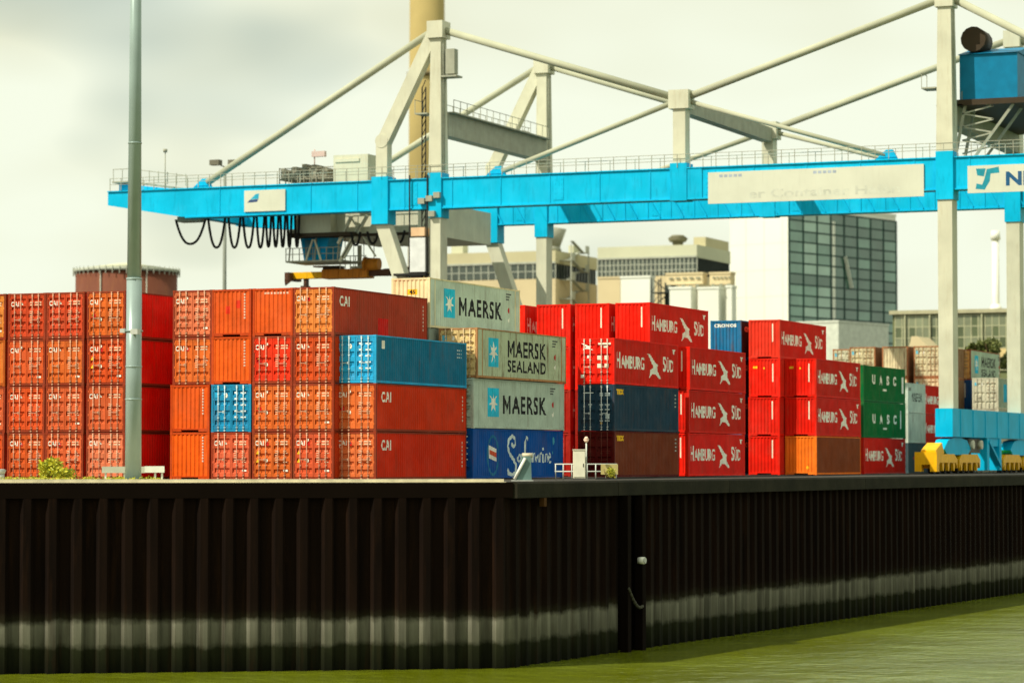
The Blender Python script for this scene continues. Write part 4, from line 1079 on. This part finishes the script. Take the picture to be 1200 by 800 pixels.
for i in range(9):
    z0 = 8 + i * 2.9; yy = 3 + (i % 2) * 3.2; b.bar((wA + .7, 3, z0), (wA + .7, 7.5, z0 + (1.45 if i % 2 else 1.45)), .5, .12); b.bar((wA + 1.5, 7.5, z0 + 1.45), (wA + 1.5, 3, z0 + 2.9), .5, .12)
    b.box(wA + .1, 7.5, z0 + 1.4, wA + 2.0, 9.0, z0 + 1.5); b.box(wA + .1, 1.5, z0 - .1, wA + 2.0, 3.0, z0); b.box(wA + 1.95, 7.4, z0 + 1.5, wA + 2.0, 9.0, z0 + 2.5); b.box(wA + 1.95, 1.5, z0, wA + 2.0, 3.1, z0 + 1.1)
for yy in (1.6, 8.9): b.box(wA + 1.8, yy, 0, wA + 1.95, yy + .15, ztA + 1)
b.build('fire_stair', MUL, tA)
b = MB(); b.cyl((wA - 1.4, 2, ztA + .05), (wA - 1.4, 2, ztA + .9), 1.5, 1.2, n=14); b.cyl((wA - 1.4, 2, ztA + .9), (wA - 1.0, 2, ztA + 3.6), 1.3, 1.9, n=16); b.cyl((wA - 3.2, 2, ztA + 1.8), (wA - 2.2, 2, ztA + 1.8), .5, n=10); b.build('roof_vent', CREAMD, tA)
b = MB(); b.box(wA + 0 - 1, dA * .45, ztA + .02, wA - .2, dA * .6, ztA + 1.3); b.box(1.5, 2, ztA + .02, 3.4, 4, ztA + 1.6); b.build('roof_box', OFF, tA)
tB, wB, dB, ztB, zwB, zpB = hall('processing_hall', 'pale hall with gridded window strip and round roof vent', 700.5, 817, 856.5, 286, 301, 322, 404, 24, 3, OFF, mat('cream_wall'))
b = MB(); xx = wB - 3.6 * 1.0
Xv = x_at(787, 404) - x_at(700.5, 404); b.cyl((Xv, 3, ztB + .1), (Xv, 3, ztB + .7), .7, .9, n=12); b.cyl((Xv, 3, ztB + .7), (Xv, 3, ztB + 1.2), 1.2, 1.5, n=14); b.cyl((Xv, 3, ztB + 1.2), (Xv, 3, ztB + 1.7), 1.5, .9, n=14); b.build('roof_vent', mat('dark_vent', (.16, .15, .09)), tB)
b = MB(); b.box(wB - 0 - 2.2, 5, ztB + .02, wB - .3, 16, ztB + 1.5); b.build('roof_box', BEI, tB)
# blocks in front of the hall
def block(name, label, u0, u1, u2, vt, Yf, m, cat='building', z0=0, extra=None):
    X0, X1 = x_at(u0, Yf), x_at(u1, Yf); zt = z_at(vt, X1, Yf); a = math.tan(YAW - math.atan((u2 - 600) / F)); dy = max(2, -X1 / a - Yf)
    t = thing(name, label, cat, (X0, Yf, 0))
    b = MB(); b.box(0, 0, z0, X1 - X0, dy, zt - .3); b.build('wall', m, t)
    b = MB(); b.box(-.1, -.1, zt - .3, X1 - X0 + .1, dy + .1, zt); b.build('roof', m, t)
    if extra: extra(t, X1 - X0, dy, zt)
    return t
block('annex', 'tall cream annex below the gridded window strip', 701, 727, 728, 323.5, 398, mat('cream_wall'))
block('annex', 'plain white block standing beside the black stair tower', 727.5, 762, 764, 322.5, 392, WHB)
def tower(u0, u1, vt, Yf):
    X0, X1 = x_at(u0, Yf), x_at(u1, Yf); zt = z_at(vt, X1, Yf); t = thing('stair_tower', 'dark steel stair tower between white blocks', 'stair tower', (X0, Yf, 0)); w_ = X1 - X0
    for x in (0, w_ * .5, w_ - .15):
        for y in (0, 3): MB().box(x, y, 0, x + .15, y + .15, zt).build('post', BLK, t)
    z = 10.0; i = 0
    while z < zt - .5:
        MB().box(0, .0, z, w_, 3, z + .12).build('landing', BLK, t); b = MB(); b.bar((.2 if i % 2 else w_ - .2, .5, z), (w_ - .2 if i % 2 else .2, .5, min(z + 1.9, zt)), .2, .12); b.bar((0, .02, z + .1), (w_ * .5, .02, z + 1.8), .08); b.build('brace', BLK, t); z += 1.9; i += 1
    MB().box(w_ * .55, 1.5, 8, w_, 2.9, zt - .6).build('shaft', BLK, t)
tower(763, 785, 325, 390)
def silo_extra(t, w_, dy, zt):
    b = MB()
    for i in range(5): b.box(.5 + i * w_ / 5.4, -.25, zt - .9, .5 + i * w_ / 5.4 + w_ / 9, -.10, zt - .7); b.box(.3 + i * w_ / 5.2, -.22, zt - 2.2, .8 + i * w_ / 5.2, -.1, zt - 1.7 - .2 * (i % 2))
    b.build('conveyor_gear', mat('conveyor_grey', (.22, .23, .17)), t)
block('silo_house', 'cream conveyor house above the left white silos', 781, 823.5, 829, 318.5, 388, mat('cream_wall'), extra=silo_extra, z0=z_at(333, x_at(800, 388), 388))
block('silo_house', 'cream conveyor house beside the tall white block', 832, 856.5, 857, 318, 388.5, mat('cream_wall'), extra=silo_extra, z0=z_at(333, x_at(845, 388), 388))
for u0, u1, u2, lab in ((785, 810, 817, 'left white silo block with shaded right side'), (818, 842.5, 851, 'right white silo block with shaded right side')):
    block('silo_block', lab, u0, u1, u2, 335.5, 386, WHB, 'silo')
block('silo_block', 'narrow white silo block against the tall white building', 851.5, 858, 859, 334, 387, WHB, 'silo')
# tall white building with glazed front
ang = R(-17.0)
cX, cY = ground(925, 452)
tw = thing('glass_tower', 'tall white building with a big green glass wall', 'building', (cX, cY, 0), ang)
ztop = z_at(238, cX, cY); Wd, Ld = 11.2, 31.6
b = MB(); b.box(-Wd, 0, 0, 0, Ld, ztop); b.build('wall', WHB, tw)
b = MB(); b.box(-Wd - .1, -.1, ztop, .1, Ld + .1, ztop + .4); b.build('roof', WHB, tw)
b = MB()
for i in range(3): b.box(-Wd + 3.5 * i + 3, -.02, 5, -Wd + 3.5 * i + 3.06, -.001, ztop)
for i in range(9): b.box(-Wd, -.019, 6 + i * 4.2, 0, -.002, 6.04 + i * 4.2)
b.build('wall_joint', mat('joint_grey', (.52, .54, .46)), tw)
TG = [mat('tower_glass_a', (.06, .14, .105), rough=.12, spec=.9, noise=.2, scale=.15), mat('tower_glass_b', (.13, .26, .20), rough=.12, spec=.9, noise=.2, scale=.2), mat('tower_glass_c', (.27, .42, .34), rough=.15, spec=.9, noise=.15, scale=.2)]
ncol, nrow = 8, 17; cw = Ld / ncol; zlo = 12.0; rh = (ztop - .8 - zlo) / nrow
pms = []
for g in TG:
    b = MB(); b.box(.02, .07, .05, .10, cw - .07, rh - .05); pms.append(b.mesh('pane', g))
pat = [1, 2, 2, 0, 0, 1, 0, 1]
for i in range(ncol):
    for r in range(nrow):
        k = pat[i]
        if rnd.random() < .25: k = max(0, k - 1)
        if r in (10,): k = 0
        link('pane', pms[k], tw, loc=(0, i * cw, zlo + r * rh))
b = MB()
for i in range(ncol + 1): b.box(.0, i * cw - .17, zlo, .17, i * cw + .17, ztop - .8)
for r in range(nrow + 1): b.box(.0, 0, zlo + r * rh - .11, .15, Ld, zlo + r * rh + .11)
b.build('mullion', mat('dark_mullion', (.015, .045, .038)), tw)
b = MB(); b.box(.101, 12.3, 13, .13, 13.1, ztop - 2); b.build('light_strip', WHB, tw)
b = MB(); b.bar((.25, 16.0, 22.0), (.25, 18.2, 15.5), .5, .1); b.bar((.25, 15.6, 34), (.25, 17.5, 29), .9, .1); b.build('inner_stair', WHB, tw)
bx, by = ground(983, 436)
t = thing('service_block', 'low white box building at the foot of the glass wall', 'building', (bx, by, 0), R(-15))
zz = z_at(375, bx, by); MB().box(-7.5, 0, 0, 0, 15, zz - .3).build('wall', mat('pale_grey_cladding', (.58, .62, .53), rough=.8), t); MB().box(-7.6, -.1, zz - .3, .1, 15.1, zz).build('roof', mat('pale_grey_cladding'), t)
# low factory with a big window grid
Yg = 372.0; X0 = x_at(1046, Yg); X1 = x_at(1300, Yg); zt = z_at(364, X0, Yg)
t = thing('window_factory', 'low factory with a long grid of green window panes', 'building', (X0, Yg, 0))
w_ = X1 - X0
MB().box(0, .3, 0, w_, 30, zt - .5).build('wall', mat('factory_green', (.16, .18, .08)), t)
MB().box(-.3, -.4, zt - .5, w_, 30.3, zt).build('roof', mat('factory_eave', (.40, .38, .24)), t)
pc, rr = .93, 1.45
gp = [MB().box(.07, .05, .06, pc - .07, .2, rr - .06).mesh('pane', g) for g in (windowmat('factory_glass', (.09, .11, .05)), windowmat('factory_glass_pale', (.20, .22, .13)), mat('boarded_pane', (.62, .48, .22)))]
for i in range(30):
    for r in range(5):
        k = 2 if (i, r) in ((15, 3), (18, 3)) else (1 if rnd.random() < .3 + .12 * (4 - r) else 0)
        link('pane', gp[k], t, loc=(.4 + i * pc, 0, zt - .75 - (r + 1) * rr if k != 2 or True else 0))
b = MB()
for i in range(31): b.box(.4 + i * pc - .06, .0, zt - .75 - 5 * rr, .4 + i * pc + .06, .05, zt - .6)
for r in range(6): b.box(.3, .01, zt - .75 - r * rr - .06, .4 + 30 * pc, .055, zt - .75 - r * rr + .06)
for i in (1.4, 5.0, 12.5, 17.4, 18): b.box(.4 + i * pc, -.3, zt - 9, .4 + i * pc + .16, -.01, zt - .6)
b.build('mullion', mat('factory_mullion', (.42, .42, .26)), t)
b = MB(); b.box(17.5, -1.5, zt - 5.9, 23, -.1, zt - 5.5); b.build('canopy', MUL, t)
cX = x_at(1164, 376); b = MB(); ch_ = thing('chimney', 'slim white chimney with flared cap on the window factory', 'chimney', (cX, 378, 0))
ztc = z_at(270, cX, 378); MB().cyl((0, 0, 14), (0, 0, ztc - 1.2), .50, .46, n=16).build('shaft', WHITE, ch_); MB().cyl((0, 0, ztc - 1.2), (0, 0, ztc), .66, .55, n=16).build('cap', WHITE, ch_); MB().cyl((0, 0, zt), (0, 0, zt + .9), 1.0, .55, n=16).build('base', WHITE, ch_)
# roof light / gable heap in front of the factory
gx = x_at(1066, 340); g = MB(); zb = z_at(406, gx, 340); za = z_at(394, gx, 340)
t = thing('gabled_shed', 'pale gabled shed roof peeping over the cream containers', 'shed', (gx, 340, 0))
MB().box(0, 0, 0, 2.3, 6, zb).build('wall', mat('cream_wall'), t); MB().prism([(0, zb + .01), (2.3, zb + .01), (1.0, za), (.3, za + .0)], 'y', -.1, 6.1).build('roof', mat('cream_wall'), t)
# round tank
tX, tY = ground(147.5, 350)
tk = thing('round_tank', 'large round rust brown storage tank with railed rim, left', 'storage tank', (tX, tY, 0))
zt = z_at(315, tX, tY); rt = 6.15
TM = mat('tank_brown', (.15, .05, .028), rough=.75, scale=.3, rust=.3, rustcol=(.3, .13, .04))
MB().cyl((0, 0, 0), (0, 0, zt - .5), rt, n=56).build('shell', TM, tk)
MB().cyl((0, 0, zt - .5), (0, 0, zt - .1), rt + .25, n=56).build('rim', MUL, tk)
MB().cyl((0, 0, zt - .1), (0, 0, zt + .75), rt + .1, .6, n=56).build('roof', OFF, tk)
b = MB()
for i in range(48):
    a = i * math.tau / 48; b.box(math.cos(a) * (rt + .3) - .03, math.sin(a) * (rt + .3) - .03, zt - .9, math.cos(a) * (rt + .3) + .03, math.sin(a) * (rt + .3) + .03, zt + .1)
b.build('railing', MUL, tk)
for a in (-112, -75, -60): 
    a = R(a) + YAW; b = MB(); x, y_ = math.cos(a) * (rt + .12), math.sin(a) * (rt + .12); b.cyl((x, y_, 0), (x, y_, zt - .6), .07, n=6); b.build('pipe', MUL, tk)
# big chimney stack
cx, cy = ground(500, 620)
cs = thing('chimney', 'massive tan concrete chimney rising out of the picture behind the crane', 'chimney', (cx, cy, 0))
TAN = mat('tan_concrete', (.42, .33, .13), rough=.85, scale=.08, noise=.15, rust=.2, rustcol=(.3, .22, .1))
MB().cyl((0, 0, 0), (0, 0, 150), 4.3, 3.5, n=40, caps=True).build('shaft', TAN, cs)
for z in (48, 84): MB().cyl((0, 0, z), (0, 0, z + .9), 4.4, 4.4, n=40).build('band', mat('chimney_band', (.2, .16, .08)), cs)
# floodlight mast far left
mx_, my_ = ground(262.5, 300)
fm = thing('floodlight_mast', 'slim grey floodlight mast rising behind the orange containers', 'light mast', (mx_, my_, 0))
zt = z_at(195, mx_, my_)
MB().cyl((0, 0, 0), (0, 0, zt), .30, .16, n=10).build('pole', mat('mast_grey', (.22, .24, .20)), fm)
for s in (-1, 1):
    b = MB(); b.bar((0, 0, zt), (s * .9, s * .35, zt + .4), .1); b.box(s * .9 - .55, s * .35 - .4, zt + .2, s * .9 + .55, s * .35 + .4, zt + .75); b.build('floodlight', mat('lamp_brown', (.16, .15, .11)), fm)

# ------------------------------------------------------------------ quay furniture
px, py = ground(156.5, 141.3)
po = thing('light_pole', 'tall tapered grey green light pole standing on the quay, left', 'light pole', (px, py, 0))
PM = mat('pole_paint', (.28, .36, .34), rough=.35, metal=.15, scale=.5, noise=.12, rust=.1, rustcol=(.2, .22, .18))
MB().cyl((0, 0, .1), (0, 0, 10), .40, .37, n=24).cyl((0, 0, 10), (0, 0, 31), .35, .24, n=24).build('shaft', PM, po)
MB().cyl((0, 0, 0), (0, 0, .12), .62, n=20).build('base_plate', PM, po)
b = MB()
for z, r in ((7.35, .44), (9.9, .39), (4.0, .41), (16.6, .34), (5.6, .41)): b.cyl((0, 0, z), (0, 0, z + .07), r, n=24)
b.build('joint_ring', PM, po)
b = MB(); b.box(.15, -.62, 7.2, .55, -.30, 7.45); b.box(-.62, -.3, 7.3, -.35, .1, 7.5); b.build('camera_box', STEEL, po)
b = MB(); b.cyl((0, 0, 30.6), (0, 0, 30.9), 1.3, n=16); b.build('lamp_ring', STEEL, po)
for i in range(6):
    a = i * math.tau / 6; MB().box(math.cos(a) * 1.3 - .3, math.sin(a) * 1.3 - .3, 30.2, math.cos(a) * 1.3 + .3, math.sin(a) * 1.3 + .3, 30.6).build('lamp_head', STEEL, po)

def at(u, D, dx=0): x, y = ground(u, D); return (x, y, 0)
WP = mat('rail_white', (.62, .66, .58), rough=.5)
t = thing('guard_rail', 'white low guard rail beside the light pole foot', 'guard rail', at(120, 144.5), YAW)
s = 144.5 / F
MB().box(0, -.05, .42, 50 * s / 1, .06, .74).build('rail', mat('rail_grey', (.40, .42, .34)), t, loc=(0, 0, 0)); MB().box(50 * s, -.05, .44, 73 * s, .06, .76).build('rail', WP, t)
for x in (4, 26, 62, 70): MB().cyl((x * s, .1, 0), (x * s, .1, .42), .05, n=8).build('post', WP, t)
def bollard(u, D, lab):
    t = thing('bollard', lab, 'bollard', at(u, D), YAW)
    MB().cyl((0, 0, 0), (0, 0, .38), .28, .24, n=14).build('stem', STEEL, t); MB().cyl((0, 0, .38), (0, 0, .56), .26, .34, n=14).cyl((0, 0, .56), (0, 0, .62), .34, .22, n=14).build('cap', STEEL, t)
bollard(0, 143, 'grey mooring bollard at the extreme left edge')
t = thing('mooring_winch', 'grey wedge shaped winch post with a slanting white brace pipe', 'winch', at(612, 146), YAW)
s = 146 / F
MB().prism([(-9 * s, 0), (11 * s, 0), (10 * s, 29 * s), (0, 29 * s)], 'y', -.35, .35).build('housing', mat('winch_green', (.12, .20, .18), rough=.6), t)
MB().cyl((-9 * s, -.42, .1), (3.5 * s, -.42, 27 * s), .075, n=10).build('brace', WHITE, t)
MB().cyl((0 * s, -.1, 30 * s), (12 * s, -.1, 30 * s), .12, n=10).build('drum', mat('drum_beige', (.55, .48, .34)), t)
MB().box(-13 * s, -.5, 0, 13 * s, .5, .06).build('base_plate', STEEL, t)
t = thing('control_cabinet', 'white upright electrical cabinet on the quay', 'cabinet', at(678.5, 165), YAW)
s = 165 / F
MB().box(-7 * s, -.3, .05, 7.3 * s, .3, 33.5 * s).build('body', mat('cabinet_white', (.80, .78, .60), rough=.6, noise=.08, scale=2, rust=.25, rustcol=(.5, .42, .25)), t)
MB().box(-6.3 * s, -.325, .12, 6.6 * s, -.302, 32 * s).build('door', mat('cabinet_white'), t); MB().box(-7.6 * s, -.36, 33.6 * s, 7.9 * s, .36, 34.6 * s).build('lid', mat('cabinet_white'), t); MB().box(4.5 * s, -.35, 14 * s, 5.2 * s, -.326, 18 * s).build('door_handle', DARK, t)
t = thing('lamp_post', 'short lamp post with a pale round head beside the white cabinet', 'lamp post', at(687.0, 165.6), YAW)
MB().cyl((0, 0, 0), (0, 0, 2.15), .04, n=8).build('pole', WP, t)
b = MB(); b.cyl((0, 0, 2.1), (0, 0, 2.25), .09, .17, n=12); b.cyl((0, 0, 2.25), (0, 0, 2.42), .17, .06, n=12); b.build('lamp_head', mat('lamp_cream', (.85, .6, .45)), t)
t = thing('safety_railing', 'low grey tube railing behind the white cabinet', 'railing', at(650, 166.5), YAW)
s = 166.5 / F
for x in (1, 10, 20, 38, 48, 60, 72): MB().cyl((x * s, 0, 0), (x * s, 0, 17 * s), .035, n=8).build('post', WP, t)
for z in (17, 8.5): MB().cyl((0, 0, z * s), (73 * s, 0, z * s), .035, n=8).build('rail', WP, t)
MB().box(54 * s, -.04, 5 * s, 74 * s, .0 - .02, 17 * s).build('panel', mat('panel_yellow', (.50, .42, .16)), t)

# ------------------------------------------------------------------ plants
def leaf_mat(n, c, c2):
    m = bpy.data.materials.new(n); m.use_nodes = True; t = m.node_tree; bs = t.nodes['Principled BSDF']
    g = t.nodes.new('ShaderNodeNewGeometry'); cr_ = t.nodes.new('ShaderNodeValToRGB'); cr_.color_ramp.elements[0].color = (*c, 1); cr_.color_ramp.elements[1].color = (*c2, 1)
    t.links.new(g.outputs['Random Per Island'], cr_.inputs[0]); t.links.new(cr_.outputs[0], bs.inputs['Base Color']); bs.inputs['Roughness'].default_value = .6
    return m
LF = leaf_mat('bush_leaf', (.18, .22, .004), (.55, .50, .012)); LD = leaf_mat('tree_leaf', (.05, .075, .012), (.20, .22, .05))
BARK = mat('bark', (.12, .08, .04), rough=.9)
def leafblob(b, c, r, n, size, rr):
    for _ in range(n):
        while True:
            p = Vector((rr.uniform(-1, 1), rr.uniform(-1, 1), rr.uniform(-1, 1)))
            if p.length < 1: break
        p = Vector(c) + Vector((p.x * r[0], p.y * r[1], p.z * r[2]))
        if p.z < .02: continue
        d = Vector((rr.uniform(-1, 1), rr.uniform(-1, 1), rr.uniform(-.2, 1))).normalized(); s_ = size * rr.uniform(.6, 1.3)
        a = d.orthogonal().normalized(); q = p + d * s_
        b.add([p, p + d * s_ * .5 + a * s_ * .28, q, p + d * s_ * .5 - a * s_ * .28], [(0, 1, 2, 3)])
def bush(u, D, w_, h_, lab, n, seed, m=LF):
    rr = random.Random(seed); t = thing('bush', lab, 'bush', at(u, D))
    b = MB()
    for k in range(9): x = rr.uniform(-.4, .4) * w_; leafblob(b, (x, rr.uniform(-.3, .3) * w_, h_ * rr.uniform(.2, .8) * (1 - abs(x) / w_)), (w_ * .22, w_ * .22, h_ * .22), n // 9, w_ * .10, rr)
    b.build('foliage', m, t)
    b = MB()
    for k in range(7): b.cyl((rr.uniform(-.1, .1), rr.uniform(-.1, .1), 0), (rr.uniform(-.4, .4) * w_, rr.uniform(-.3, .3) * w_, h_ * rr.uniform(.5, .9)), .02, .008, n=4)
    b.build('stem', BARK, t)
bush(63, 143.5, 1.9, 1.25, 'yellow green bush growing on the quay edge, left of the pole', 1500, 3)
bush(711.5, 163.5, .85, .8, 'small yellow green weed bush by the railing', 500, 5)
rr = random.Random(11)
b = MB()
for k in range(90):
    u = rr.uniform(2, 190); x, y_, _ = at(u, rr.uniform(140.5, 144)); leafblob(b, (x, y_, .06), (.25, .25, .09 + .12 * rr.random()), 22, .11, rr)
b.build('weeds', LF, None, kind='stuff', label='low weeds along the quay edge', cat='weeds')
def tree(u, D, vtop, wpx, lab, seed):
    rr = random.Random(seed); s_ = D / F; x, y_ = ground(u, D); zt = z_at(vtop, x, y_); r = wpx * s_ / 2
    t = thing('tree', lab, 'tree', (x, y_, 0)); b = MB()
    b.cyl((0, 0, 0), (0, 0, zt - r * 1.5), .28, .16, n=8)
    for k in range(6): a = k * 1.05; b.cyl((0, 0, zt - r * 2.0), (math.cos(a) * r * .6, math.sin(a) * r * .6, zt - r * .6 * rr.uniform(.6, 1.2)), .12, .03, n=5)
    b.build('trunk', BARK, t); b = MB()
    for k in range(16): leafblob(b, (rr.uniform(-.8, .8) * r, rr.uniform(-.8, .8) * r, zt - r * rr.uniform(.3, 1.7)), (r * .35, r * .35, r * .3), 130, .32, rr)
    b.build('crown', LD, t)
tree(1160, 300, 395.5, 26, 'green tree showing above the far MAERSK SEALAND container', 21)
tree(1142, 303, 402, 18, 'smaller green tree left of the other behind the far grey container', 22)
tree(1184, 300, 412, 22, 'shrubby tree between the far container and right crane leg', 23)
